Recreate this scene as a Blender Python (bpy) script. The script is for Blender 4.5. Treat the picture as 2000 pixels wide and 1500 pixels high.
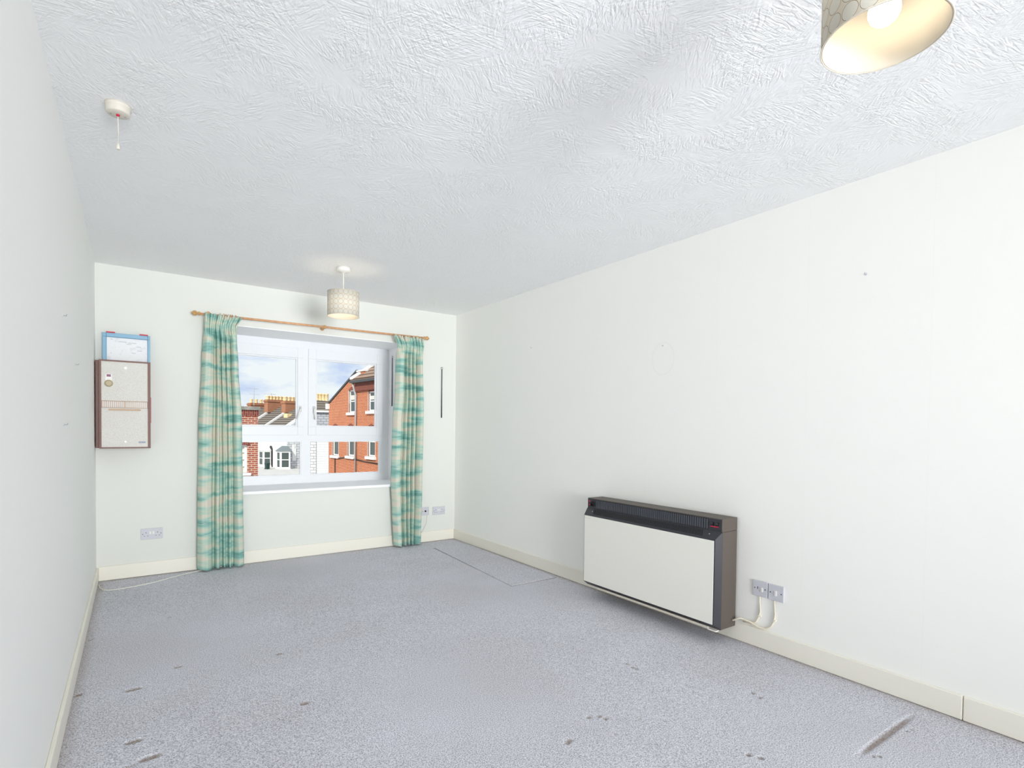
import bpy, bmesh, math, random
import numpy as np
from mathutils import Vector, Matrix

random.seed(7)
SC = bpy.context.scene
COL = SC.collection
for o in list(bpy.data.objects):
    bpy.data.objects.remove(o, do_unlink=True)

# ------------------------------------------------------------------ camera
F_PX, CX, CY = 1055.88, 1000.0, 860.99
YAW, PITCH, ROLL = (math.radians(a) for a in (34.9866, -1.3033, 0.685))
XL, XR, YD, YB, H = -0.2357, 2.8416, 5.131, -3.80, 2.40      # room: left, right, window wall, rear wall, ceiling
CAM = Vector((0, 0, 1.1954))
FW = Vector((math.sin(YAW) * math.cos(PITCH), math.cos(YAW) * math.cos(PITCH), math.sin(PITCH)))
_rt = Vector((math.cos(YAW), -math.sin(YAW), 0))
_up = _rt.cross(FW)
RT = math.cos(ROLL) * _rt + math.sin(ROLL) * _up
UP = -math.sin(ROLL) * _rt + math.cos(ROLL) * _up


def ray(u, v):
    return FW + RT * ((u - CX) / F_PX) - UP * ((v - CY) / F_PX)


cd = bpy.data.cameras.new('camera')
cam = bpy.data.objects.new('camera', cd)
COL.objects.link(cam)
cd.sensor_width = 36.0
cd.lens = F_PX * 36.0 / 2000.0
cd.shift_y = (CY - 750.0) / 2000.0
cd.clip_start = 0.02
cd.clip_end = 500
cam.matrix_world = Matrix(((RT.x, UP.x, -FW.x, CAM.x), (RT.y, UP.y, -FW.y, CAM.y), (RT.z, UP.z, -FW.z, CAM.z), (0, 0, 0, 1)))
SC.camera = cam

# ------------------------------------------------------------------ view
SC.view_settings.view_transform = 'Standard'
SC.view_settings.look = 'None'
SC.view_settings.gamma = 1.0
SC.view_settings.use_curve_mapping = False
SC.view_settings.exposure = 0.0

# ------------------------------------------------------------------ sky
W = bpy.data.worlds.new('sky')
SC.world = W
W.use_nodes = True
nt = W.node_tree
nt.nodes.clear()
_tc = nt.nodes.new('ShaderNodeTexCoord')
_mp = nt.nodes.new('ShaderNodeMapping')
_mp.inputs['Scale'].default_value = (1, 1, 2.6)
_mp.inputs['Location'].default_value = (0.35, 0.1, 0.2)
_nz = nt.nodes.new('ShaderNodeTexNoise')
_nz.inputs['Scale'].default_value = 6.5
_nz.inputs['Detail'].default_value = 7
_nz.inputs['Roughness'].default_value = 0.55
_cr = nt.nodes.new('ShaderNodeValToRGB')
_cr.color_ramp.elements[0].position = 0.38
_cr.color_ramp.elements[0].color = (0.60, 0.71, 0.96, 1)
_cr.color_ramp.elements[1].position = 0.53
_cr.color_ramp.elements[1].color = (0.93, 0.97, 1.0, 1)
_bg = nt.nodes.new('ShaderNodeBackground')
_bg.inputs['Strength'].default_value = 1.0
_wo = nt.nodes.new('ShaderNodeOutputWorld')
nt.links.new(_tc.outputs['Generated'], _mp.inputs['Vector'])
nt.links.new(_mp.outputs['Vector'], _nz.inputs['Vector'])
nt.links.new(_nz.outputs['Fac'], _cr.inputs['Fac'])
nt.links.new(_cr.outputs['Color'], _bg.inputs['Color'])
nt.links.new(_bg.outputs['Background'], _wo.inputs['Surface'])

# ------------------------------------------------------------------ sun (lights the street; comes from the left side of the block)
sd = bpy.data.lights.new('sun', 'SUN')
sd.energy = 4.2
sd.angle = math.radians(0.6)
sd.color = (1.0, 0.95, 0.86)
sun = bpy.data.objects.new('sun', sd)
COL.objects.link(sun)
sun.rotation_euler = Vector((0.60, 0.58, -0.55)).to_track_quat('-Z', 'Y').to_euler()
sun.location = (-20, -5, 30)

# ------------------------------------------------------------------ fill light added behind the camera, narrowed and aimed to brighten the room
def added_fill(name, loc, rot, sx, sy, watts, spread=180.0):
    d = bpy.data.lights.new(name, 'AREA')
    d.shape = 'RECTANGLE'
    d.size, d.size_y = sx, sy
    d.energy = watts
    d.spread = math.radians(spread)
    d.color = (0.94, 0.968, 1.0)
    o = bpy.data.objects.new(name, d)
    COL.objects.link(o)
    o.location = loc
    o.rotation_euler = rot


P_REAR, SPREAD, AIM = 101.0, 66.0, (2.0, 5.0, 2.08)
RWX, RWW, RWZ0, RWZ1 = 1.15, 2.5, 0.30, 2.30              # recess of the added fill light: centre, width, bottom, top
_at = Vector((RWX, YB - 0.08, (RWZ0 + RWZ1) / 2))
added_fill('rear_fill_light', _at, (Vector(AIM) - _at).to_track_quat('-Z', 'Y').to_euler(), RWW - 0.1, RWZ1 - RWZ0 - 0.1, P_REAR, SPREAD)

SC.cycles.max_bounces = 16
SC.cycles.diffuse_bounces = 12
LAMP_NEAR, LAMP_FAR = 12.0, 22.0                    # radiance of the two pendant bulbs


# ================================================================== materials
def mat(name, col, rough=0.6, metal=0.0, spec=0.4, bump=None, var=None, emis=None, trans=None):
    """bump=(scale, strength, dist)  var=(scale, second colour, lo, hi)"""
    m = bpy.data.materials.new(name)
    m.use_nodes = True
    n = m.node_tree
    b = n.nodes['Principled BSDF']
    b.inputs['Base Color'].default_value = (*col, 1)
    b.inputs['Roughness'].default_value = rough
    b.inputs['Metallic'].default_value = metal
    b.inputs['Specular IOR Level'].default_value = spec
    if var or bump:
        tc = n.nodes.new('ShaderNodeTexCoord')
    if var:
        nz = n.nodes.new('ShaderNodeTexNoise')
        nz.inputs['Scale'].default_value = var[0]
        nz.inputs['Detail'].default_value = 4
        n.links.new(tc.outputs['Object'], nz.inputs['Vector'])
        r = n.nodes.new('ShaderNodeValToRGB')
        r.color_ramp.elements[0].position = var[2]
        r.color_ramp.elements[1].position = var[3]
        r.color_ramp.elements[0].color = (*col, 1)
        r.color_ramp.elements[1].color = (*var[1], 1)
        n.links.new(nz.outputs['Fac'], r.inputs['Fac'])
        n.links.new(r.outputs['Color'], b.inputs['Base Color'])
    if bump:
        nz = n.nodes.new('ShaderNodeTexNoise')
        nz.inputs['Scale'].default_value = bump[0]
        nz.inputs['Detail'].default_value = 3
        n.links.new(tc.outputs['Object'], nz.inputs['Vector'])
        bp = n.nodes.new('ShaderNodeBump')
        bp.inputs['Strength'].default_value = bump[1]
        bp.inputs['Distance'].default_value = bump[2]
        n.links.new(nz.outputs['Fac'], bp.inputs['Height'])
        n.links.new(bp.outputs['Normal'], b.inputs['Normal'])
    if emis:
        b.inputs['Emission Color'].default_value = (*emis[0], 1)
        b.inputs['Emission Strength'].default_value = emis[1]
    return m


def nodes_of(m):
    return m.node_tree, m.node_tree.nodes['Principled BSDF']


def math_node(n, op, a, b=None):
    k = n.nodes.new('ShaderNodeMath')
    k.operation = op
    for i, x in enumerate((a, b)):
        if x is None:
            continue
        if isinstance(x, (int, float)):
            k.inputs[i].default_value = x
        else:
            n.links.new(x, k.inputs[i])
    return k.outputs[0]


def mix_col(n, fac, a, b):
    k = n.nodes.new('ShaderNodeMix')
    k.data_type = 'RGBA'
    for s, x in ((0, fac), (6, a), (7, b)):
        if isinstance(x, tuple):
            k.inputs[s].default_value = (*x, 1)
        elif isinstance(x, (int, float)):
            k.inputs[s].default_value = x
        else:
            n.links.new(x, k.inputs[s])
    return k.outputs[2]


M = {}
M['wall_r'] = mat('painted_wallpaper', (0.915, 0.91, 0.87), 0.7, spec=0.3, bump=(420, 0.08, 0.002), var=(0.9, (0.905, 0.903, 0.868), 0.35, 0.7))
M['wall_l'] = mat('painted_wallpaper_left', (0.90, 0.90, 0.875), 0.6, spec=0.3, bump=(420, 0.08, 0.002))
M['wall_b'] = mat('shaded_wall_window_side', (0.755, 0.765, 0.715), 0.7, spec=0.3, bump=(420, 0.08, 0.002))  # green-cream paint, darkened so the colour holds the backlit wall's shade
M['reveal'] = mat('white_reveal_paint', (0.94, 0.94, 0.95), 0.5)
M['base'] = mat('cream_gloss_paint', (0.87, 0.835, 0.74), 0.35, bump=(18, 0.05, 0.004))
M['upvc'] = mat('white_upvc', (0.82, 0.83, 0.85), 0.3)
M['gasket'] = mat('grey_gasket', (0.62, 0.65, 0.70), 0.6)
M['white_plastic'] = mat('white_plastic', (0.80, 0.785, 0.755), 0.35)
M['grey_plastic'] = mat('plate_plastic', (0.60, 0.60, 0.645), 0.35)
M['ivory'] = mat('ivory_plastic', (0.68, 0.635, 0.56), 0.4)
M['dark_hole'] = mat('dark_pin_hole', (0.03, 0.03, 0.03), 0.7)
M['cable'] = mat('cream_cable', (0.82, 0.76, 0.62), 0.5)
M['white_cable'] = mat('white_cable', (0.80, 0.78, 0.70), 0.5)
M['wood'] = mat('pine_pole', (0.62, 0.30, 0.15), 0.4, var=(30, (0.72, 0.42, 0.22), 0.3, 0.7))
M['wood_pale'] = mat('turned_oak', (0.66, 0.40, 0.18), 0.45, var=(40, (0.5, 0.27, 0.1), 0.35, 0.7))
M['wand'] = mat('navy_black_plastic', (0.02, 0.025, 0.05), 0.4)
M['heater_dark'] = mat('charcoal_heater_metal', (0.040, 0.040, 0.048), 0.42)
M['heater_brown'] = mat('brown_heater_metal', (0.105, 0.085, 0.070), 0.5, bump=(300, 0.1, 0.001))
M['heater_panel'] = mat('cream_enamel', (0.86, 0.84, 0.77), 0.35)
M['heater_strip'] = mat('tan_strip', (0.70, 0.64, 0.54), 0.45)
M['heater_fin'] = mat('dark_grey_fins', (0.075, 0.080, 0.095), 0.4)
M['slot'] = mat('slot_black', (0.012, 0.012, 0.014), 0.8)
M['red'] = mat('red_plastic', (0.55, 0.02, 0.06), 0.4)
M['unit_brown'] = mat('brown_casing', (0.20, 0.105, 0.085), 0.5)
M['unit_panel'] = mat('speckled_cream_vinyl', (0.70, 0.68, 0.63), 0.55, bump=(260, 0.15, 0.001), var=(220, (0.56, 0.53, 0.49), 0.45, 0.75))
M['unit_tan'] = mat('tan_trim', (0.52, 0.36, 0.24), 0.5)
M['knob_tan'] = mat('tan_knob', (0.50, 0.42, 0.27), 0.45)
M['display'] = mat('maroon_display', (0.16, 0.01, 0.07), 0.25)
M['blue_badge'] = mat('blue_badge', (0.03, 0.09, 0.26), 0.4)
M['case_blue'] = mat('blue_plastic_case', (0.22, 0.42, 0.58), 0.35)
M['clip_red'] = mat('red_clip', (0.62, 0.04, 0.07), 0.4)
M['grey_print'] = mat('grey_print', (0.55, 0.56, 0.58), 0.7)
M['paper'] = mat('printed_paper', (0.86, 0.87, 0.88), 0.7, var=(24, (0.76, 0.78, 0.80), 0.56, 0.66))
M['steel'] = mat('grey_steel', (0.45, 0.45, 0.46), 0.35, metal=0.8)


def glass_mat():
    m = bpy.data.materials.new('window_glass')
    m.use_nodes = True
    n = m.node_tree
    n.nodes.clear()
    o = n.nodes.new('ShaderNodeOutputMaterial')
    t = n.nodes.new('ShaderNodeBsdfTransparent')
    t.inputs[0].default_value = (0.97, 0.985, 0.98, 1)
    g = n.nodes.new('ShaderNodeBsdfGlossy')
    g.inputs['Roughness'].default_value = 0.02
    x = n.nodes.new('ShaderNodeMixShader')
    fr = n.nodes.new('ShaderNodeFresnel')
    fr.inputs['IOR'].default_value = 1.09
    n.links.new(fr.outputs[0], x.inputs[0])
    n.links.new(t.outputs[0], x.inputs[1])
    n.links.new(g.outputs[0], x.inputs[2])
    n.links.new(x.outputs[0], o.inputs['Surface'])
    return m


M['glass'] = glass_mat()


def ceiling_mat():
    m = mat('artex_ceiling', (0.915, 0.915, 0.92), 0.75, spec=0.25)
    n, b = nodes_of(m)
    tc = n.nodes.new('ShaderNodeTexCoord')
    hs = []
    for k, (rot, off) in enumerate(((0.15, 0.0), (1.0, 7.3), (-0.75, 13.1), (1.9, 21.7))):
        m0 = n.nodes.new('ShaderNodeMapping')
        m0.inputs['Rotation'].default_value = (0, 0, rot)
        m0.inputs['Location'].default_value = (off, off * 0.7, 0)
        n.links.new(tc.outputs['Object'], m0.inputs['Vector'])
        m1 = n.nodes.new('ShaderNodeMapping')
        m1.inputs['Scale'].default_value = (13, 62, 1)
        n.links.new(m0.outputs[0], m1.inputs['Vector'])
        nz = n.nodes.new('ShaderNodeTexNoise')
        nz.inputs['Scale'].default_value = 1.0
        nz.inputs['Detail'].default_value = 2.5
        nz.inputs['Distortion'].default_value = 1.3
        n.links.new(m1.outputs[0], nz.inputs['Vector'])
        rg = n.nodes.new('ShaderNodeValToRGB')
        rg.color_ramp.elements[0].position = 0.38
        rg.color_ramp.elements[1].position = 0.60
        n.links.new(nz.outputs['Fac'], rg.inputs['Fac'])
        mk = n.nodes.new('ShaderNodeTexNoise')
        mk.inputs['Scale'].default_value = 4.2
        mk.inputs['Detail'].default_value = 2
        m2 = n.nodes.new('ShaderNodeMapping')
        m2.inputs['Location'].default_value = (off * 3.1, -off, off)
        n.links.new(tc.outputs['Object'], m2.inputs['Vector'])
        n.links.new(m2.outputs[0], mk.inputs['Vector'])
        rm = n.nodes.new('ShaderNodeValToRGB')
        rm.color_ramp.elements[0].position = 0.44
        rm.color_ramp.elements[1].position = 0.60
        n.links.new(mk.outputs['Fac'], rm.inputs['Fac'])
        hs.append(math_node(n, 'MULTIPLY', rg.outputs['Color'], rm.outputs['Color']))
    hsum = math_node(n, 'ADD', math_node(n, 'ADD', hs[0], hs[1]), math_node(n, 'ADD', hs[2], hs[3]))
    bp = n.nodes.new('ShaderNodeBump')
    bp.inputs['Strength'].default_value = 0.38
    bp.inputs['Distance'].default_value = 0.004
    n.links.new(hsum, bp.inputs['Height'])
    n.links.new(bp.outputs['Normal'], b.inputs['Normal'])
    return m


M['ceiling'] = ceiling_mat()


def carpet_mat(name, stain):
    m = mat(name, (0.5, 0.5, 0.5), 0.95, spec=0.1)
    n, b = nodes_of(m)
    tc = n.nodes.new('ShaderNodeTexCoord')
    nz = n.nodes.new('ShaderNodeTexNoise')
    nz.inputs['Scale'].default_value = 210
    nz.inputs['Detail'].default_value = 3
    nz.inputs['Roughness'].default_value = 0.7
    n.links.new(tc.outputs['Object'], nz.inputs['Vector'])
    r = n.nodes.new('ShaderNodeValToRGB')
    e = r.color_ramp.elements
    e[0].position, e[0].color = 0.34, (0.25, 0.25, 0.285, 1)
    e[1].position, e[1].color = 0.66, (0.92, 0.925, 0.98, 1)
    k = e.new(0.50)
    k.color = (0.65, 0.655, 0.72, 1)
    n.links.new(nz.outputs['Fac'], r.inputs['Fac'])
    big = n.nodes.new('ShaderNodeTexNoise')
    big.inputs['Scale'].default_value = 1.6
    big.inputs['Detail'].default_value = 5
    n.links.new(tc.outputs['Object'], big.inputs['Vector'])
    rb = n.nodes.new('ShaderNodeValToRGB')
    rb.color_ramp.elements[0].position, rb.color_ramp.elements[0].color = 0.35, (0.93, 0.915, 0.90, 1)
    rb.color_ramp.elements[1].position, rb.color_ramp.elements[1].color = 0.65, (1.0, 1.0, 1.0, 1)
    n.links.new(big.outputs['Fac'], rb.inputs['Fac'])
    mu = n.nodes.new('ShaderNodeMix')
    mu.data_type = 'RGBA'
    mu.blend_type = 'MULTIPLY'
    mu.inputs[0].default_value = 1.0
    n.links.new(r.outputs['Color'], mu.inputs[6])
    n.links.new(rb.outputs['Color'], mu.inputs[7])
    out = mu.outputs[2]
    if stain:
        at = n.nodes.new('ShaderNodeAttribute')
        at.attribute_name = 'stain'
        out = mix_col(n, at.outputs['Fac'], out, (0.25, 0.165, 0.10))
    n.links.new(out, b.inputs['Base Color'])
    bp = n.nodes.new('ShaderNodeBump')
    bp.inputs['Strength'].default_value = 0.55
    bp.inputs['Distance'].default_value = 0.006
    n.links.new(nz.outputs['Fac'], bp.inputs['Height'])
    n.links.new(bp.outputs['Normal'], b.inputs['Normal'])
    return m


M['carpet'] = carpet_mat('grey_carpet', True)
M['carpet_panel'] = carpet_mat('grey_carpet_panel', False)


def wall_right_mat():
    """wallpaper with faint drop seams and the faint oval left by an old wall lamp"""
    m = M['wall_r']
    n, b = nodes_of(m)
    src = b.inputs['Base Color'].links[0].from_socket
    tc = n.nodes.new('ShaderNodeTexCoord')
    sx = n.nodes.new('ShaderNodeSeparateXYZ')
    n.links.new(tc.outputs['Object'], sx.inputs[0])
    dy = math_node(n, 'DIVIDE', math_node(n, 'SUBTRACT', sx.outputs['Y'], 2.348), 0.088)
    dz = math_node(n, 'DIVIDE', math_node(n, 'SUBTRACT', sx.outputs['Z'], 1.665), 0.105)
    rr = math_node(n, 'SQRT', math_node(n, 'ADD', math_node(n, 'MULTIPLY', dy, dy), math_node(n, 'MULTIPLY', dz, dz)))
    ring = math_node(n, 'LESS_THAN', math_node(n, 'ABSOLUTE', math_node(n, 'SUBTRACT', rr, 1.0)), 0.05)
    seam = math_node(n, 'LESS_THAN', math_node(n, 'FRACT', math_node(n, 'DIVIDE', math_node(n, 'ADD', sx.outputs['Y'], 0.17), 0.53)), 0.006)
    f = math_node(n, 'MULTIPLY', math_node(n, 'MAXIMUM', math_node(n, 'MULTIPLY', ring, 0.6), math_node(n, 'MULTIPLY', seam, 0.3)), 0.13)
    n.links.new(mix_col(n, f, src, (0.55, 0.54, 0.50)), b.inputs['Base Color'])


wall_right_mat()


def curtain_mat():
    m = mat('woven_teal_curtain', (0.6, 0.7, 0.65), 0.85, spec=0.15)
    n, b = nodes_of(m)
    uv = n.nodes.new('ShaderNodeUVMap')
    mp = n.nodes.new('ShaderNodeMapping')
    mp.inputs['Scale'].default_value = (0.9, 14.0, 1)
    n.links.new(uv.outputs[0], mp.inputs['Vector'])
    nz = n.nodes.new('ShaderNodeTexNoise')
    nz.inputs['Scale'].default_value = 1.0
    nz.inputs['Detail'].default_value = 2.0
    n.links.new(mp.outputs[0], nz.inputs['Vector'])
    r = n.nodes.new('ShaderNodeValToRGB')
    e = r.color_ramp.elements
    r.color_ramp.interpolation = 'EASE'
    e[0].position, e[0].color = 0.32, (0.20, 0.43, 0.37, 1)
    e[1].position, e[1].color = 0.66, (0.74, 0.69, 0.59, 1)
    for p, c in ((0.40, (0.28, 0.53, 0.47)), (0.46, (0.42, 0.63, 0.55)), (0.52, (0.56, 0.69, 0.57)), (0.58, (0.70, 0.70, 0.58))):
        k = e.new(p)
        k.color = (*c, 1)
    n.links.new(nz.outputs['Fac'], r.inputs['Fac'])
    mp2 = n.nodes.new('ShaderNodeMapping')
    mp2.inputs['Scale'].default_value = (4, 110, 1)
    n.links.new(uv.outputs[0], mp2.inputs['Vector'])
    nz2 = n.nodes.new('ShaderNodeTexNoise')
    nz2.inputs['Scale'].default_value = 1.0
    nz2.inputs['Detail'].default_value = 2
    n.links.new(mp2.outputs[0], nz2.inputs['Vector'])
    r2 = n.nodes.new('ShaderNodeValToRGB')
    r2.color_ramp.elements[0].position = 0.55
    r2.color_ramp.elements[1].position = 0.72
    n.links.new(nz2.outputs['Fac'], r2.inputs['Fac'])
    f = math_node(n, 'MULTIPLY', r2.outputs['Color'], 0.55)
    c = mix_col(n, f, r.outputs['Color'], (0.76, 0.76, 0.68))
    n.links.new(c, b.inputs['Base Color'])
    tr = n.nodes.new('ShaderNodeBsdfTranslucent')
    n.links.new(c, tr.inputs['Color'])
    mx = n.nodes.new('ShaderNodeMixShader')
    mx.inputs[0].default_value = 0.12
    o = n.nodes['Material Output']
    n.links.new(b.outputs[0], mx.inputs[1])
    n.links.new(tr.outputs[0], mx.inputs[2])
    n.links.new(mx.outputs[0], o.inputs['Surface'])
    return m


M['curtain'] = curtain_mat()


def shade_mat():
    m = mat('circle_print_shade_fabric', (0.84, 0.80, 0.70), 0.8, spec=0.1)
    n, b = nodes_of(m)
    uv = n.nodes.new('ShaderNodeUVMap')
    sx = n.nodes.new('ShaderNodeSeparateXYZ')
    n.links.new(uv.outputs[0], sx.inputs[0])
    a = math_node(n, 'SUBTRACT', math_node(n, 'FRACT', math_node(n, 'MULTIPLY', sx.outputs[0], 20)), 0.5)
    c = math_node(n, 'SUBTRACT', math_node(n, 'FRACT', math_node(n, 'MULTIPLY', sx.outputs[1], 5)), 0.5)
    rr = math_node(n, 'SQRT', math_node(n, 'ADD', math_node(n, 'MULTIPLY', a, a), math_node(n, 'MULTIPLY', c, c)))
    ring = math_node(n, 'LESS_THAN', math_node(n, 'ABSOLUTE', math_node(n, 'SUBTRACT', rr, 0.462)), 0.014)
    inside = math_node(n, 'LESS_THAN', rr, 0.462)
    c1 = mix_col(n, inside, (0.88, 0.81, 0.68), (0.88, 0.85, 0.76))
    c2 = mix_col(n, ring, c1, (0.40, 0.31, 0.20))
    n.links.new(c2, b.inputs['Base Color'])
    tr = n.nodes.new('ShaderNodeBsdfTranslucent')
    n.links.new(c2, tr.inputs['Color'])
    mx = n.nodes.new('ShaderNodeMixShader')
    mx.inputs[0].default_value = 0.30
    o = n.nodes['Material Output']
    n.links.new(b.outputs[0], mx.inputs[1])
    n.links.new(tr.outputs[0], mx.inputs[2])
    n.links.new(mx.outputs[0], o.inputs['Surface'])
    return m


M['shade'] = shade_mat()
M['shade_lining'] = mat('cream_shade_lining', (0.87, 0.82, 0.71), 0.7)
_n, _b = nodes_of(M['shade_lining'])
_t = _n.nodes.new('ShaderNodeBsdfTranslucent')
_t.inputs[0].default_value = (0.86, 0.77, 0.60, 1)
_x = _n.nodes.new('ShaderNodeMixShader')
_x.inputs[0].default_value = 0.30
_n.links.new(_b.outputs[0], _x.inputs[1])
_n.links.new(_t.outputs[0], _x.inputs[2])
_n.links.new(_x.outputs[0], _n.nodes['Material Output'].inputs['Surface'])


def brick_mat(name, c1, c2, mortar, rot=False, bw=0.225, bh=0.075, ms=0.012):
    m = mat(name, c1, 0.85, spec=0.15)
    n, b = nodes_of(m)
    tc = n.nodes.new('ShaderNodeTexCoord')
    sx = n.nodes.new('ShaderNodeSeparateXYZ')
    n.links.new(tc.outputs['Object'], sx.inputs[0])
    cb = n.nodes.new('ShaderNodeCombineXYZ')
    h = math_node(n, 'ADD', sx.outputs['X'], sx.outputs['Y'])
    if rot:
        n.links.new(sx.outputs['Z'], cb.inputs[0])
        n.links.new(h, cb.inputs[1])
    else:
        n.links.new(h, cb.inputs[0])
        n.links.new(sx.outputs['Z'], cb.inputs[1])
    br = n.nodes.new('ShaderNodeTexBrick')
    br.inputs['Scale'].default_value = 1.0
    br.inputs['Brick Width'].default_value = bw
    br.inputs['Row Height'].default_value = bh
    br.inputs['Mortar Size'].default_value = ms
    br.inputs['Color1'].default_value = (*c1, 1)
    br.inputs['Color2'].default_value = (*c2, 1)
    br.inputs['Mortar'].default_value = (*mortar, 1)
    n.links.new(cb.outputs[0], br.inputs['Vector'])
    nz = n.nodes.new('ShaderNodeTexNoise')
    nz.inputs['Scale'].default_value = 1.3
    nz.inputs['Detail'].default_value = 6
    n.links.new(tc.outputs['Object'], nz.inputs['Vector'])
    f = math_node(n, 'MULTIPLY', nz.outputs['Fac'], 0.35)
    n.links.new(mix_col(n, f, br.outputs['Color'], tuple(x * 0.75 for x in c2)), b.inputs['Base Color'])
    bp = n.nodes.new('ShaderNodeBump')
    bp.inputs['Strength'].default_value = 0.5
    bp.inputs['Distance'].default_value = 0.01
    bp.invert = True
    n.links.new(br.outputs['Fac'], bp.inputs['Height'])
    n.links.new(bp.outputs['Normal'], b.inputs['Normal'])
    return m


def band_mat(name, c1, c2, pitch, axis='Z', duty=0.16, wid=None):
    """rows of tiles / boards: a dark lap line every `pitch` metres along an axis, plus mottling"""
    m = mat(name, c1, 0.8, spec=0.2)
    n, b = nodes_of(m)
    tc = n.nodes.new('ShaderNodeTexCoord')
    sx = n.nodes.new('ShaderNodeSeparateXYZ')
    n.links.new(tc.outputs['Object'], sx.inputs[0])
    ln = math_node(n, 'LESS_THAN', math_node(n, 'FRACT', math_node(n, 'DIVIDE', sx.outputs[axis], pitch)), duty)
    nz = n.nodes.new('ShaderNodeTexNoise')
    nz.inputs['Scale'].default_value = 3.5
    nz.inputs['Detail'].default_value = 5
    n.links.new(tc.outputs['Object'], nz.inputs['Vector'])
    c = mix_col(n, nz.outputs['Fac'], c1, tuple(x * 1.5 for x in c1))
    n.links.new(mix_col(n, ln, c, c2), b.inputs['Base Color'])
    return m


M['brick_red'] = brick_mat('orange_red_brick', (0.46, 0.115, 0.045), (0.33, 0.07, 0.03), (0.74, 0.45, 0.29), ms=0.014, bh=0.085)
M['brick_near'] = brick_mat('red_stock_brick', (0.40, 0.11, 0.065), (0.27, 0.07, 0.05), (0.62, 0.50, 0.40))
M['brick_soldier'] = brick_mat('dark_soldier_course', (0.22, 0.055, 0.045), (0.16, 0.04, 0.035), (0.30, 0.16, 0.12), rot=True, bw=0.225)
M['brick_chimney'] = brick_mat('chimney_brick', (0.40, 0.15, 0.075), (0.30, 0.10, 0.055), (0.46, 0.30, 0.2))
M['coping'] = mat('weathered_coping', (0.20, 0.19, 0.175), 0.9, var=(4, (0.32, 0.30, 0.27), 0.4, 0.7))
M['roof_tile'] = band_mat('dark_roof_tiles', (0.155, 0.135, 0.115), (0.035, 0.03, 0.03), 0.24, duty=0.28)
M['roof_brown'] = band_mat('brown_roof_tiles', (0.24, 0.165, 0.125), (0.08, 0.05, 0.04), 0.26, duty=0.28)
M['slate_hung'] = brick_mat('grey_hung_slates', (0.44, 0.46, 0.50), (0.38, 0.40, 0.44), (0.20, 0.21, 0.24), bw=0.5, bh=0.24, ms=0.028)
M['stone_clad'] = brick_mat('pale_stone_cladding', (0.70, 0.70, 0.71), (0.62, 0.62, 0.64), (0.30, 0.31, 0.34), bw=0.6, bh=0.26, ms=0.03)
M['siding'] = band_mat('white_weatherboard', (0.50, 0.51, 0.53), (0.44, 0.45, 0.48), 0.22, duty=0.12)
M['render_cream'] = mat('cream_render', (0.74, 0.69, 0.60), 0.8, var=(2, (0.68, 0.62, 0.53), 0.4, 0.7))
M['render_white'] = mat('white_render', (0.74, 0.75, 0.77), 0.8)
M['white_paint'] = mat('white_joinery', (0.80, 0.80, 0.79), 0.5)
M['pot'] = mat('buff_chimney_pot', (0.78, 0.62, 0.36), 0.75, var=(5, (0.62, 0.36, 0.16), 0.5, 0.75))
M['lead'] = mat('grey_lead', (0.16, 0.19, 0.20), 0.6)
M['slate_dark'] = mat('dark_slate_edge', (0.07, 0.075, 0.08), 0.7)
M['lead_pale'] = mat('white_flashing', (0.72, 0.72, 0.73), 0.6)
M['dark_glass'] = mat('dark_house_glass', (0.045, 0.065, 0.065), 0.08, spec=0.8)
M['blind'] = mat('pale_blind', (0.62, 0.60, 0.55), 0.7)
M['pipe'] = mat('grey_pipe', (0.42, 0.42, 0.45), 0.5)
M['black'] = mat('black_ironwork', (0.02, 0.02, 0.022), 0.5)
M['bin'] = mat('dark_green_bin', (0.02, 0.05, 0.045), 0.5)
M['tarmac'] = mat('pale_concrete', (0.55, 0.54, 0.52), 0.9, var=(1.5, (0.62, 0.61, 0.59), 0.4, 0.7))
M['block_wall'] = mat('outer_block_wall', (0.55, 0.42, 0.34), 0.9)


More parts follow.
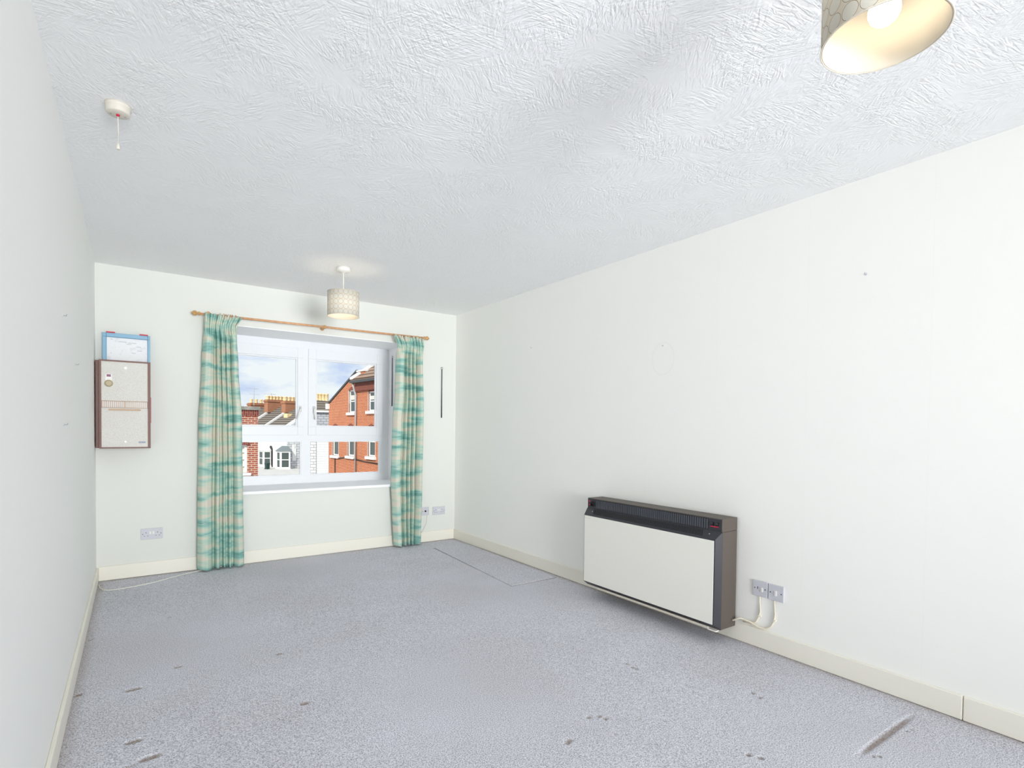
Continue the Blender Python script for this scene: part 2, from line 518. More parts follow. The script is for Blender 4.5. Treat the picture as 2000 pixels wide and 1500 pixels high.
# ================================================================== mesh helpers
class MB:
    def __init__(self):
        self.v, self.f, self.uv = [], [], []

    def add(self, verts, faces):
        k = len(self.v)
        self.v += [tuple(p) for p in verts]
        self.f += [tuple(i + k for i in f) for f in faces]
        return self

    def box(self, x0, x1, y0, y1, z0, z1):
        v = [(x, y, z) for z in (z0, z1) for y in (y0, y1) for x in (x0, x1)]
        return self.add(v, [(0, 2, 3, 1), (4, 5, 7, 6), (0, 1, 5, 4), (2, 6, 7, 3), (0, 4, 6, 2), (1, 3, 7, 5)])

    def prism(self, poly, axis, a, b):
        """polygon (list of 2D points in the other two axes) extruded along axis from a to b"""
        n = len(poly)

        def put(p, t):
            return {'x': (t, p[0], p[1]), 'y': (p[0], t, p[1]), 'z': (p[0], p[1], t)}[axis]
        v = [put(p, a) for p in poly] + [put(p, b) for p in poly]
        f = [tuple(range(n)), tuple(range(2 * n - 1, n - 1, -1))]
        f += [(i, i + n, (i + 1) % n + n, (i + 1) % n) for i in range(n)]
        return self.add(v, f)

    def hexa(self, p):
        """8 corners: bottom 4 (ccw) then top 4"""
        return self.add(p, [(3, 2, 1, 0), (4, 5, 6, 7), (0, 1, 5, 4), (1, 2, 6, 5), (2, 3, 7, 6), (3, 0, 4, 7)])

    def tube(self, path, r, n=8):
        path = [Vector(p) for p in path]
        rings = []
        for i, p in enumerate(path):
            t = (path[min(i + 1, len(path) - 1)] - path[max(i - 1, 0)]).normalized()
            a = t.cross(Vector((0, 0, 1)))
            if a.length < 1e-3:
                a = t.cross(Vector((1, 0, 0)))
            a.normalize()
            b = t.cross(a)
            rr = r[i] if isinstance(r, (list, tuple)) else r
            rings.append([p + a * rr * math.cos(2 * math.pi * k / n) + b * rr * math.sin(2 * math.pi * k / n) for k in range(n)])
        v = [q for ring in rings for q in ring]
        f = []
        for i in range(len(rings) - 1):
            for k in range(n):
                f.append((i * n + k, i * n + (k + 1) % n, (i + 1) * n + (k + 1) % n, (i + 1) * n + k))
        f.append(tuple(range(n - 1, -1, -1)))
        f.append(tuple((len(rings) - 1) * n + k for k in range(n)))
        return self.add(v, f)

    def lathe(self, prof, c=(0, 0, 0), n=24, axis='z'):
        """prof: list of (radius, height) along axis through c"""
        v, f = [], []
        for r, h in prof:
            for k in range(n):
                a = 2 * math.pi * k / n
                q = {'z': (r * math.cos(a), r * math.sin(a), h), 'x': (h, r * math.cos(a), r * math.sin(a)), 'y': (r * math.sin(a), h, r * math.cos(a))}[axis]
                v.append((c[0] + q[0], c[1] + q[1], c[2] + q[2]))
        for i in range(len(prof) - 1):
            for k in range(n):
                f.append((i * n + k, i * n + (k + 1) % n, (i + 1) * n + (k + 1) % n, (i + 1) * n + k))
        f.append(tuple(range(n - 1, -1, -1)))
        f.append(tuple((len(prof) - 1) * n + k for k in range(n)))
        return self.add(v, f)

    def build(self, name, m, parent=None, bevel=0, smooth=False, loc=None):
        me = bpy.data.meshes.new(name)
        me.from_pydata(self.v, [], self.f)
        bm = bmesh.new()
        bm.from_mesh(me)
        bmesh.ops.recalc_face_normals(bm, faces=bm.faces)
        bm.to_mesh(me)
        bm.free()
        me.materials.append(M[m] if isinstance(m, str) else m)
        if smooth:
            for p in me.polygons:
                p.use_smooth = len(p.vertices) == 4
        o = bpy.data.objects.new(name, me)
        COL.objects.link(o)
        if parent:
            o.parent = parent
        if loc is not None:
            o.location = loc
        if bevel:
            b = o.modifiers.new('bevel', 'BEVEL')
            b.width = bevel
            b.segments = 2
            b.limit_method = 'ANGLE'
        return o


def box(name, m, b, parent=None, bevel=0):
    return MB().box(*b).build(name, m, parent, bevel)


def tag(o, label=None, cat=None, group=None, kind=None):
    for k, x in (('label', label), ('category', cat), ('group', group), ('kind', kind)):
        if x:
            o[k] = x
    return o


def empty(name, loc=(0, 0, 0), rz=0.0):
    o = bpy.data.objects.new(name, None)
    COL.objects.link(o)
    o.location = loc
    o.rotation_euler = (0, 0, rz)
    o.empty_display_size = 0.1
    return o


def struct(o, label, cat):
    return tag(o, label, cat, kind='structure')


def holed_wall(mb, a0, a1, z0, z1, holes, put):
    """cells of a rectangle a0..a1 x z0..z1 that lie outside the holes; put(mb, a0,a1,z0,z1) adds one"""
    xs = sorted({a0, a1, *[h[0] for h in holes], *[h[1] for h in holes]})
    zs = sorted({z0, z1, *[h[2] for h in holes], *[h[3] for h in holes]})
    for i in range(len(xs) - 1):
        for j in range(len(zs) - 1):
            cx, cz = (xs[i] + xs[i + 1]) / 2, (zs[j] + zs[j + 1]) / 2
            if any(h[0] < cx < h[1] and h[2] < cz < h[3] for h in holes):
                continue
            put(mb, xs[i], xs[i + 1], zs[j], zs[j + 1])


# ================================================================== room shell
WX0, WX1, WZ0, WZ1, WY = 0.53, 2.287, 0.625, 2.045, 5.62     # window recess and inner face of the frame
TW = 0.70                                                     # thickness of the window wall

mb = MB()
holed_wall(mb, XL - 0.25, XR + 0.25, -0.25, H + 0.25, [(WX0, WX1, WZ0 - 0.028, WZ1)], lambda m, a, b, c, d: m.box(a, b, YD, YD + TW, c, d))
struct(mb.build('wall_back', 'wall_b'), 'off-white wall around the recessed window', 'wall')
struct(box('wall_left', 'wall_l', (XL - 0.25, XL, YB, YD, -0.25, H + 0.25)), 'smooth white wall along the left edge of the photo', 'wall')
struct(box('wall_right', 'wall_r', (XR, XR + 0.25, YB, YD, -0.25, H + 0.25)), 'long off-white wall carrying the storage heater', 'wall')
mb = MB()
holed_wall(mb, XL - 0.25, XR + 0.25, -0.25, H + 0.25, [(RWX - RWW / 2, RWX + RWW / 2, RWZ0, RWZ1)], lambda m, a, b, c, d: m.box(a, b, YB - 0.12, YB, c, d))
mb.box(XL - 0.25, XR + 0.25, YB - 0.25, YB - 0.12, -0.25, H + 0.25)  # solid back closing the recess behind the added fill light
struct(mb.build('wall_rear', 'wall_b'), 'off-white wall behind the camera with a recess for the added fill light', 'wall')
struct(box('ceiling', 'ceiling', (XL, XR, YB, YD, H, H + 0.2)), 'white ceiling of brushed swirled plaster', 'ceiling')

# lining of the window recess
rv = MB()
rv.box(WX0 - 0.001, WX1 + 0.001, YD + 0.001, WY + 0.02, WZ1 - 0.006, WZ1)
rv.box(WX0, WX0 + 0.006, YD + 0.001, WY + 0.02, WZ0, WZ1 - 0.006)
rv.box(WX1 - 0.006, WX1, YD + 0.001, WY + 0.02, WZ0, WZ1 - 0.006)
struct(rv.build('trim_1', 'reveal'), 'bright white lining of the window recess', 'trim')
sl = MB()
sl.box(WX0, WX1, YD, WY + 0.02, WZ0 - 0.026, WZ0)
sl.box(WX0 - 0.05, WX1 + 0.05, YD - 0.032, YD, WZ0 - 0.026, WZ0)
struct(sl.build('trim_2', 'reveal', bevel=0.004), 'white window sill board with a square front edge', 'window sill')


# ---- carpet: a fine grid with real dents, brown where the pile is crushed
def floor():
    dents = []       # (x, y, half length along x, half width along y, angle, depth, stain)

    def d(x, y, l, w, a=0.0, dep=0.006, s=0.8):
        dents.append((x, y, l, w, a, dep, s))
    d(-0.006, 2.948, 0.036, 0.014)
    d(0.176, 3.104, 0.018, 0.013, s=0.75)
    d(0.622, 3.000, 0.018, 0.013, s=0.7)
    d(0.602, 2.401, 0.020, 0.014, s=0.8)
    d(-0.006, 2.462, 0.030, 0.014)
    d(0.043, 2.310, 0.036, 0.016, 0.12)
    d(-0.055, 2.285, 0.060, 0.007, 0.05, 0.004, 0.5)
    for x, y in ((1.548, 1.630), (1.592, 1.612), (1.600, 1.583), (2.070, 1.904), (2.062, 1.858), (2.064, 1.835), (2.321, 1.368), (2.305, 1.325), (1.862, 1.108), (1.880, 1.072)):
        d(x, y, 0.010, 0.010, s=0.7)
    d(1.362, 1.546, 0.022, 0.012, 0.4, s=0.6)
    d(2.450, 0.875, 0.235, 0.013, 0.0, 0.007, 0.75)
    for x, y in ((2.541, 0.842), (2.575, 0.836), (2.239, 0.841), (2.256, 0.828)):
        d(x, y, 0.006, 0.006, s=0.75)
    d(0.175, 3.943, 0.012, 0.010, s=0.5)
    d(-0.007, 4.390, 0.026, 0.006, s=0.35)
    d(0.160, 5.010, 0.030, 0.007, s=0.3)
    d(0.500, 4.990, 0.030, 0.006, s=0.3)
    d(-0.205, 5.000, 0.020, 0.012, s=0.95, dep=0.004)
    d(-0.205, 3.760, 0.014, 0.014, s=0.8)
    d(-0.205, 3.02, 0.016, 0.014, s=0.95)
    d(1.30, 3.90, 0.012, 0.008, s=0.4)
    rnd = random.Random(3)
    for _ in range(34):
        d(rnd.uniform(-0.1, 2.6), rnd.uniform(0.9, 4.6), rnd.uniform(0.004, 0.012), rnd.uniform(0.003, 0.006), rnd.uniform(-0.6, 0.6), 0.003, rnd.uniform(0.12, 0.35))
    st = 0.006
    xs = np.linspace(XL, XR, int((XR - XL) / st) + 1)
    ys = np.linspace(0.55, YD, int((YD - 0.55) / st) + 1)
    X, Y = np.meshgrid(xs, ys)
    Z = 0.0012 * np.sin(X * 3.1 + 1.0) * np.sin(Y * 2.3) - 0.0012
    S = np.zeros_like(X)
    for x, y, l, w, a, dep, s in dents:
        dx, dy = X - x, Y - y
        p = (dx * math.cos(a) + dy * math.sin(a)) / (l * 0.85)
        q = (-dx * math.sin(a) + dy * math.cos(a)) / (w * 0.85)
        r = (np.abs(p) ** 4 + np.abs(q) ** 4) ** 0.25
        k = np.clip((1.2 - r) / 0.35, 0, 1)
        Z -= dep * np.clip((1.4 - r) / 0.5, 0, 1)
        S = np.maximum(S, s * k)
    # browner towards the skirting, broken up by noise
    nz = np.random.default_rng(5).random(X.shape)
    e = np.minimum.reduce([X - XL, XR - X, YD - Y])
    S *= 0.55 + 0.45 * nz
    S = np.maximum(S, 0.40 * np.clip(1 - (e - 0.014) / 0.05, 0, 1) * (0.5 + 0.5 * nz))
    # saw-cut round the loose panel
    for (ax, ay), (bx, by) in PANEL_EDGES:
        L2 = (bx - ax) ** 2 + (by - ay) ** 2
        t = np.clip(((X - ax) * (bx - ax) + (Y - ay) * (by - ay)) / L2, 0, 1)
        dd = np.hypot(X - ax - t * (bx - ax), Y - ay - t * (by - ay))
        S = np.maximum(S, (0.85 if ay < 3.4 and by < 3.4 else 0.5) * np.clip(1 - dd / 0.010, 0, 1))
    ny, nx = X.shape
    co = np.stack([X, Y, Z], -1).reshape(-1, 3)
    idx = np.arange(ny * nx).reshape(ny, nx)
    q = np.stack([idx[:-1, :-1], idx[:-1, 1:], idx[1:, 1:], idx[1:, :-1]], -1).reshape(-1, 4)
    b = len(co)
    co = np.vstack([co, [(XL, YB, -0.0012), (XR, YB, -0.0012), (XR, 0.55, -0.0012), (XL, 0.55, -0.0012)]])
    q = np.vstack([q, [(b, b + 1, b + 2, b + 3)]])
    me = bpy.data.meshes.new('floor')
    me.vertices.add(len(co))
    me.vertices.foreach_set('co', co.astype(np.float32).ravel())
    me.loops.add(q.size)
    me.loops.foreach_set('vertex_index', q.astype(np.int32).ravel())
    me.polygons.add(len(q))
    me.polygons.foreach_set('loop_start', np.arange(0, q.size, 4, dtype=np.int32))
    me.update(calc_edges=True)
    at = me.attributes.new('stain', 'FLOAT', 'POINT')
    at.data.foreach_set('value', np.concatenate([S.ravel(), np.zeros(4)]).astype(np.float32))
    me.materials.append(M['carpet'])
    o = bpy.data.objects.new('floor', me)
    COL.objects.link(o)
    struct(o, 'worn pale grey carpet dented by old furniture', 'floor')


PANEL = [(2.343, 3.331), (2.779, 3.337), (2.815, 4.825), (2.440, 4.820)]
PANEL_EDGES = [(PANEL[i], PANEL[(i + 1) % 4]) for i in range(4)]
floor()
ins = 0.004
cxp, cyp = sum(p[0] for p in PANEL) / 4, sum(p[1] for p in PANEL) / 4
pp = [(x + ins * (1 if x < cxp else -1), y + ins * (1 if y < cyp else -1)) for x, y in PANEL]
pn = MB().prism(pp, 'z', -0.0005, 0.0035).build('carpet_panel', 'carpet_panel', bevel=0.001)
tag(pn, 'rectangular loose carpet panel cut out beside the right skirting near the corner', 'carpet panel')

# ---- skirting boards
BH, BT = 0.102, 0.014


def skirting(name, b, label):
    o = box(name, 'base', b, bevel=0.004)
    struct(o, label, 'baseboard')


skirting('baseboard_back', (XL + BT, XR - BT, YD - BT, YD, 0, BH + 0.006), 'cream skirting board under the window')
skirting('baseboard_left', (XL, XL + BT, YB, YD, 0, BH), 'cream skirting board along the left wall')
skirting('baseboard_right', (XR - BT, XR, 0.742, YD, 0, BH), 'cream skirting board under the storage heater')
skirting('baseboard_right', (XR - BT - 0.0005, XR, YB, 0.740, 0, BH), 'short cream skirting length at the right edge of the photo')


# ================================================================== window
def window_front():
    w = empty('window_1', (1.408, WY, WZ0))
    struct(w, 'white plastic four-pane window with two opening casements', 'window')
    L = lambda x: x - 1.408
    Z = lambda z: z - WZ0
    y0, y1 = 0.0, 0.07
    fx0, fx1, fz0, fz1 = L(WX0 + 0.006), L(WX1 - 0.006), Z(WZ0), Z(WZ1 - 0.006)
    f = MB()
    holed_wall(f, fx0, fx1, fz0, fz1, [
        (L(0.622), L(1.368), Z(0.702), Z(1.046)), (L(1.408 * 2 - 1.368), L(2.192), Z(0.702), Z(1.046)),
        (L(0.622), L(1.380), Z(1.116), Z(1.955)), (L(1.436), L(2.196), Z(1.116), Z(1.955))],
        lambda m, a, b, c, d: m.box(a, b, y0, y1, c, d))
    f.build('frame', 'upvc', w)
    for sx0, sx1, gx0, gx1, side in ((0.606, 1.384, 0.674, 1.330, -1), (1.432, 2.210, 1.507, 2.142, 1)):
        s = MB()
        holed_wall(s, L(sx0), L(sx1), Z(1.104), Z(1.967), [(L(gx0), L(gx1), Z(1.190), Z(1.868))], lambda m, a, b, c, d: m.box(a, b, -0.014, -0.001, c, d))
        so = s.build('casement', 'upvc', w, bevel=0.003)
        g = MB()
        holed_wall(g, L(gx0) - 0.002, L(gx1) + 0.002, Z(1.190) - 0.002, Z(1.868) + 0.002, [(L(gx0) + 0.012, L(gx1) - 0.012, Z(1.190) + 0.012, Z(1.868) - 0.012)], lambda m, a, b, c, d: m.box(a, b, 0.006, 0.03, c, d))
        g.build('glazing_bead', 'upvc', so)
        box('pane', 'glass', (L(gx0), L(gx1), 0.032, 0.036, Z(1.190), Z(1.868)), so)
        hx = L(1.352) if side < 0 else L(1.484)
        h = MB().box(hx - 0.011, hx + 0.011, -0.026, -0.0145, Z(1.335), Z(1.395))
        tip = (hx - 0.034, -0.05, Z(1.262)) if side < 0 else (hx + 0.003, -0.05, Z(1.262))
        h.tube([(hx, -0.026, Z(1.370)), (hx, -0.046, Z(1.372)), (hx - 0.003, -0.052, Z(1.360)), tip], [0.009, 0.009, 0.009, 0.006], 8)
        h.build('handle', 'white_plastic', so, smooth=True)
    for gx0, gx1 in ((0.622, 1.368), (1.448, 2.192)):
        g = MB()
        holed_wall(g, L(gx0), L(gx1), Z(0.702), Z(1.046), [(L(gx0) + 0.010, L(gx1) - 0.010, Z(0.712), Z(1.036))], lambda m, a, b, c, d: m.box(a, b, 0.008, 0.03, c, d))
        g.build('glazing_bead', 'upvc', w)
        box('pane', 'glass', (L(gx0), L(gx1), 0.032, 0.036, Z(0.702), Z(1.046)), w)


window_front()
fill_frame = empty('rear_light_frame', (RWX, YB, RWZ0))  # unseen frame added round the fill light, no real opening behind it
struct(fill_frame, 'plain white frame added round the fill light behind the camera', 'window')
f = MB()
hw_, hh_ = RWW / 2, RWZ1 - RWZ0
holed_wall(f, -hw_, hw_, 0, hh_, [(-hw_ + 0.06, -0.03, 0.06, hh_ - 0.06), (0.03, hw_ - 0.06, 0.06, hh_ - 0.06)], lambda m, a, b, c, d: m.box(a, b, -0.06, -0.01, c, d))
f.build('frame', 'upvc', fill_frame)

# ================================================================== pendant lamps
SH_R, SH_H = 0.116, 0.185


def cylinder_shade(parent, z0, r, name, m, off=0.0):
    n, v, fcs, uvs = 64, [], [], []
    me = bpy.data.meshes.new(name)
    for k in range(n):
        a = 2 * math.pi * k / n
        for z in (z0, z0 + SH_H):
            v.append((r * math.cos(a), r * math.sin(a), z))
    for k in range(n):
        j = (k + 1) % n
        fcs.append((2 * k, 2 * j, 2 * j + 1, 2 * k + 1))
        uvs += [(k / n, 0), ((k + 1) / n, 0), ((k + 1) / n, 1), (k / n, 1)]
    me.from_pydata(v, [], fcs)
    ul = me.uv_layers.new(name='UVMap')
    ul.data.foreach_set('uv', [c for q in uvs for c in q])
    for p in me.polygons:
        p.use_smooth = True
    me.materials.append(M[m])
    o = bpy.data.objects.new(name, me)
    COL.objects.link(o)
    o.parent = parent
    sm = o.modifiers.new('solid', 'SOLIDIFY')
    sm.thickness = 0.0012
    return o


def pendant(x, y, radiance, label):
    p = empty('pendant_lamp', (x, y, H))
    tag(p, label, 'pendant lamp', 'drum pendant lamps')
    MB().lathe([(0.050, 0.0), (0.050, -0.020), (0.046, -0.030), (0.016, -0.034), (0.010, -0.042)], n=32).build('ceiling_rose', 'white_plastic', p, smooth=True)
    MB().tube([(0, 0, -0.04), (0, 0, -0.215)], 0.0032, 8).build('flex', 'white_cable', p)
    MB().lathe([(0.008, -0.185), (0.017, -0.20), (0.020, -0.25), (0.021, -0.262)], n=20).build('lamp_holder', 'white_plastic', p, smooth=True)
    zb = -0.370
    sh = cylinder_shade(p, zb, SH_R, 'shade', 'shade')
    cylinder_shade(sh, zb + 0.0005, SH_R - 0.0022, 'shade_lining', 'shade_lining')
    for z in (zb + 0.001, zb + SH_H - 0.001):
        rg = MB()
        rg.tube([(SH_R * math.cos(a * math.pi / 24), SH_R * math.sin(a * math.pi / 24), z) for a in range(49)], 0.0016, 6)
        rg.build('rim', 'heater_strip', sh)
    for k in range(3):
        sp = MB()
        a = k * 2 * math.pi / 3 + 0.4
        sp.tube([(0.018 * math.cos(a), 0.018 * math.sin(a), -0.232), (SH_R * math.cos(a), SH_R * math.sin(a), zb + SH_H - 0.004)], 0.0014, 6)
        sp.build('spider_arm', 'white_plastic', sh)
    m = bpy.data.materials.new('lit_bulb')
    m.use_nodes = True
    b = m.node_tree.nodes['Principled BSDF']
    b.inputs['Base Color'].default_value = (0.9, 0.88, 0.82, 1)
    b.inputs['Emission Color'].default_value = (1.0, 0.87, 0.68, 1)
    b.inputs['Emission Strength'].default_value = radiance
    prof = [(0.012, -0.262), (0.014, -0.272)] + [(0.030 * math.sin(t), -0.312 + 0.030 * math.cos(t)) for t in [0.55 + i * (math.pi - 0.58) / 12 for i in range(13)]]
    MB().lathe(prof, n=24).build('bulb', m, p, smooth=True)
    return p


pendant(1.309, 4.128, LAMP_FAR, 'small drum pendant lamp hanging whole in front of the window wall')
pendant(1.303, 0.508, LAMP_NEAR, 'drum pendant lamp seen from below, cut off by the top edge')

# ceiling pull switch
ps = empty('pull_switch', (-0.045, 2.560, H))
tag(ps, 'round ivory ceiling pull switch with short cord near the left wall', 'pull switch')
MB().lathe([(0.042, 0.0), (0.042, -0.012), (0.039, -0.014), (0.039, -0.032), (0.036, -0.035), (0.008, -0.036)], n=32).build('housing', 'ivory', ps, smooth=True)
MB().lathe([(0.006, -0.036), (0.006, -0.041), (0.003, -0.043)], n=12).build('cord_eyelet', 'red', ps)
MB().tube([(0, 0, -0.041), (0.001, 0, -0.10), (0, 0, -0.148)], 0.0015, 6).build('cord', 'ivory', ps)
MB().lathe([(0.002, -0.140), (0.005, -0.150), (0.007, -0.162), (0.005, -0.166)], n=12).build('pull_bead', 'ivory', ps, smooth=True)
for s in (-1, 1):
    MB().lathe([(0.003, -0.034), (0.003, -0.0362)], c=(s * 0.022, 0.006, 0), n=8).build('screw', 'steel', ps)

# ================================================================== curtain pole, curtains, wands
RZ, RY = 2.100, YD - 0.090
rod = empty('curtain_pole', (1.43, YD, RZ))
tag(rod, 'slim wooden curtain pole with turned finials above the window', 'curtain pole')
MB().tube([(-1.00, RY - YD, -0.008), (0.0, RY - YD, 0), (1.00, RY - YD, 0.006)], 0.0095, 12).build('pole', 'wood', rod, smooth=True)
for s in (-1, 1):
    pr = [(0.006, 0.0), (0.013, 0.003), (0.016, 0.010), (0.013, 0.018), (0.009, 0.021), (0.018, 0.030), (0.021, 0.040), (0.018, 0.051), (0.010, 0.057), (0.008, 0.062), (0.003, 0.066)]
    MB().lathe([(r, s * (0.985 + h)) for r, h in pr], c=(0, RY - YD, 0.006 * s - 0.001), n=20, axis='x').build('finial', 'wood_pale', rod, smooth=True)
for bx in (-0.93, 0.0, 0.92):
    MB().lathe([(0.020, 0.0), (0.020, -0.006), (0.012, -0.014), (0.011, -0.070), (0.015, -0.076), (0.017, -0.092), (0.012, -0.104)], c=(bx, 0, 0), n=16, axis='y').build('bracket', 'wood_pale', rod, smooth=True)


def ring(x):
    mbr = MB()
    mbr.tube([(x, RY - YD + 0.0145 * math.sin(a * math.pi / 8), 0.0145 * math.cos(a * math.pi / 8) - 0.003) for a in range(17)], 0.003, 6)
    mbr.build('curtain_ring', 'wood', rod, smooth=True)


for xx in (0.50, 0.585, 0.612, 0.628, 0.645, 0.660, 0.675, 0.70, 2.148, 2.165, 2.185, 2.203, 2.220, 2.240, 2.275, 2.35):
    ring(xx - 1.43)


def interp(tab, z):
    for (z0, a), (z1, b) in zip(tab, tab[1:]):
        if z0 <= z <= z1:
            t = (z - z0) / (z1 - z0)
            t = t * t * (3 - 2 * t)
            return a + (b - a) * t
    return tab[-1][1] if z > tab[-1][0] else tab[0][1]


def curtain(left, right, folds, flip, label):
    """left/right: (z, x) tables; folds: positions of the creases across the cloth"""
    NT, NZ, zt, zb = 220, 90, 2.092, 0.012
    v, uv, fcs = [], [], []
    zs = [zb + (zt - zb) * (1 - (1 - j / NZ) ** 1.0) for j in range(NZ + 1)]
    cx = (left[0][1] + right[0][1]) / 2
    for j, z in enumerate(zs):
        x0, x1 = interp(left, z), interp(right, z)
        hd = max(0.0, min(1.0, (z - 1.90) / 0.10))             # pencil-pleat heading
        flare = max(0.0, min(1.0, (z - 1.97) / 0.10))
        for i in range(NT + 1):
            t = i / NT
            y = 0.0
            cr = [-0.02] + [c + 0.012 * math.sin(1.5 * z + k * 1.7) for k, c in enumerate(folds)] + [1.02]
            for c0, c1 in zip(cr, cr[1:]):
                if c0 <= t < c1:
                    gw = 0.020                                   # half width of the dark gap between folds
                    sl_ = max(0.0, min(1.0, (t - c0 - gw) / (c1 - c0 - 2 * gw)))
                    y = 0.075 - min(0.080, 0.045 + 0.13 * (c1 - c0)) * math.sin(math.pi * sl_) ** 0.5 * (1 - 0.45 * hd)
            y = y * (1 - 0.78 * hd) - 0.010 * hd
            y += 0.0025 * math.sin(2 * math.pi * (t * 9 + 0.10 * math.sin(1.5 * z)))
            y += hd * 0.010 * math.sin(2 * math.pi * t * 15)
            lean = flare * 0.016 * math.sin(2 * math.pi * t * 5 + 0.5)
            x = x0 + (x1 - x0) * t + 0.002 * math.sin(3 * z + 9 * t) + hd * 0.004 * math.sin(2 * math.pi * t * 15 + 1.3)
            zz = z + (0.006 * math.sin(14 * t + 1) if j == 0 else 0) + flare * 0.008 * math.sin(2 * math.pi * t * 8)
            v.append((x, YD - 0.134 + y - lean, max(zz, 0.006)))
            uv.append((t * 1.35 + (3.7 if flip else 0), z + (1.3 if flip else 0)))
    n = NT + 1
    for j in range(NZ):
        for i in range(NT):
            fcs.append((j * n + i, j * n + i + 1, (j + 1) * n + i + 1, (j + 1) * n + i))
    me = bpy.data.meshes.new('curtain')
    me.from_pydata(v, [], fcs)
    ul = me.uv_layers.new(name='UVMap')
    ul.data.foreach_set('uv', [c for f_ in fcs for i in f_ for c in uv[i]])
    for p in me.polygons:
        p.use_smooth = True
    me.materials.append(M['curtain'])
    o = bpy.data.objects.new('curtain', me)
    COL.objects.link(o)
    s = o.modifiers.new('solid', 'SOLIDIFY')
    s.thickness = 0.0025
    tag(o, label, 'curtain', 'teal and cream curtains')
    return o


curtain([(0.0, 0.418), (0.5, 0.420), (1.1, 0.430), (1.7, 0.455), (1.95, 0.466), (2.1, 0.468)],
        [(0.0, 0.768), (0.6, 0.762), (1.2, 0.752), (1.7, 0.722), (1.88, 0.712), (2.0, 0.700), (2.1, 0.738)],
        [0.34, 0.50, 0.63, 0.75], False,
        'long teal and cream curtain gathered at the left side of the window')
curtain([(0.0, 2.118), (0.35, 2.100), (0.68, 2.085), (1.25, 2.100), (1.55, 2.125), (1.9, 2.130), (2.0, 2.118), (2.1, 2.078)],
        [(0.0, 2.402), (0.6, 2.418), (1.3, 2.425), (1.9, 2.405), (2.1, 2.392)],
        [0.31, 0.45, 0.60, 0.74], True,
        'long teal and cream curtain gathered at the right side of the window')


def wand(x, y, zt, zb, label, dx=0, dy=-0.012):
    w = empty('curtain_wand', (x, y, zt))
    tag(w, label, 'curtain rod', 'dark curtain draw wands')
    MB().tube([(dx * 1.0, dy, -0.030), (dx, dy, zb - zt)], [0.0042, 0.0055], 10).build('shaft', 'wand', w, smooth=True)
    MB().tube([(dx + 0.011 * math.sin(a * math.pi / 8) * (1 if dx == 0 else 0), dy + (0.011 * math.sin(a * math.pi / 8) if dx else 0), -0.019 + 0.011 * math.cos(a * math.pi / 8)) for a in range(17)], 0.0022, 6).build('eyelet', 'steel', w, smooth=True)
    e = (dx * 1.25, dy * 1.25)
    MB().tube([(0, 0, -0.012), (e[0], e[1], -0.012), (e[0], e[1], -0.006)], 0.0016, 6).build('nail', 'steel', w)
    return w


wand(2.669, YD, 1.842, 1.300, 'dark draw wand hanging from a nail on the wall right of the curtain')
wand(WX1 - 0.006, 5.500, 1.965, 1.420, 'dark draw wand half hidden behind the right curtain in the recess', dx=-0.010, dy=0.0)


# ================================================================== wall plates and cables
def plate(name, org, axis, w, h, label, cat, group=None):
    """Empty whose local x runs along the wall and local -y points into the room"""
    o = empty(name, org, {'back': 0.0, 'right': -math.pi / 2}[axis])
    tag(o, label, cat, group)
    MB().box(-w / 2, w / 2, -0.009, 0, -h / 2, h / 2).build('faceplate', 'grey_plastic', o, bevel=0.0025)
    for s in (-1, 1):
        MB().lathe([(0.0032, -0.009), (0.0032, -0.0098)], c=(s * (w / 2 - 0.013), 0, 0), n=10, axis='y').build('screw', 'dark_hole', o)
    return o


def double_socket(org, label):
    o = plate('double_socket', org, 'back', 0.146, 0.086, label, 'socket', 'double wall sockets')
    for s in (-1, 1):
        hp = MB()
        cx = s * 0.038
        hp.box(cx - 0.002, cx + 0.002, -0.0096, -0.0088, 0.006, 0.014)
        hp.box(cx - 0.014, cx - 0.008, -0.0096, -0.0088, -0.017, -0.013)
        hp.box(cx + 0.008, cx + 0.014, -0.0096, -0.0088, -0.017, -0.013)
        hp.build('pin_holes', 'dark_hole', o)
        MB().box(s * 0.010 - 0.006, s * 0.010 + 0.006, -0.0125, -0.0088, -0.002, 0.020).build('rocker', 'white_plastic', o, bevel=0.001)


double_socket((0.115, YD, 0.329), 'double wall socket left of the left curtain above the skirting')
double_socket((2.650, YD, 0.316), 'double wall socket nearest the right corner under the hanging wand')
tv = plate('aerial_socket', (2.492, YD, 0.322), 'back', 0.086, 0.086, 'square aerial socket beside the foot of the right curtain', 'socket')
MB().lathe([(0.010, -0.009), (0.010, -0.013), (0.006, -0.013), (0.006, -0.016)], n=16, axis='y').build('connector', 'dark_hole', tv)
ac = MB().tube([(2.512, YD - 0.006, 0.276), (2.512, YD - 0.008, 0.24), (2.500, YD - 0.010, 0.19), (2.470, YD - 0.018, 0.135), (2.440, YD - 0.024, 0.10)], 0.0018, 6).build('aerial_cable', 'white_cable', smooth=True)
tag(ac, 'thin white cable drooping from the aerial socket behind the right curtain', 'cable')

sw1 = plate('heater_switch', (XR, 1.641, 0.327), 'right', 0.086, 0.086, 'square heater switch with neon slot nearest the storage heater', 'switch', 'heater isolator switches')
MB().box(0.006, 0.018, -0.013, -0.0088, -0.016, 0.008).build('rocker', 'white_plastic', sw1, bevel=0.001)
MB().box(-0.014, -0.011, -0.0097, -0.0088, -0.004, 0.010).build('neon', 'dark_hole', sw1)
sw2 = plate('heater_switch', (XR, 1.551, 0.325), 'right', 0.086, 0.086, 'square heater switch without neon, farther from the storage heater', 'switch', 'heater isolator switches')
MB().box(-0.006, 0.006, -0.013, -0.0088, -0.016, 0.012).build('rocker', 'white_plastic', sw2, bevel=0.001)

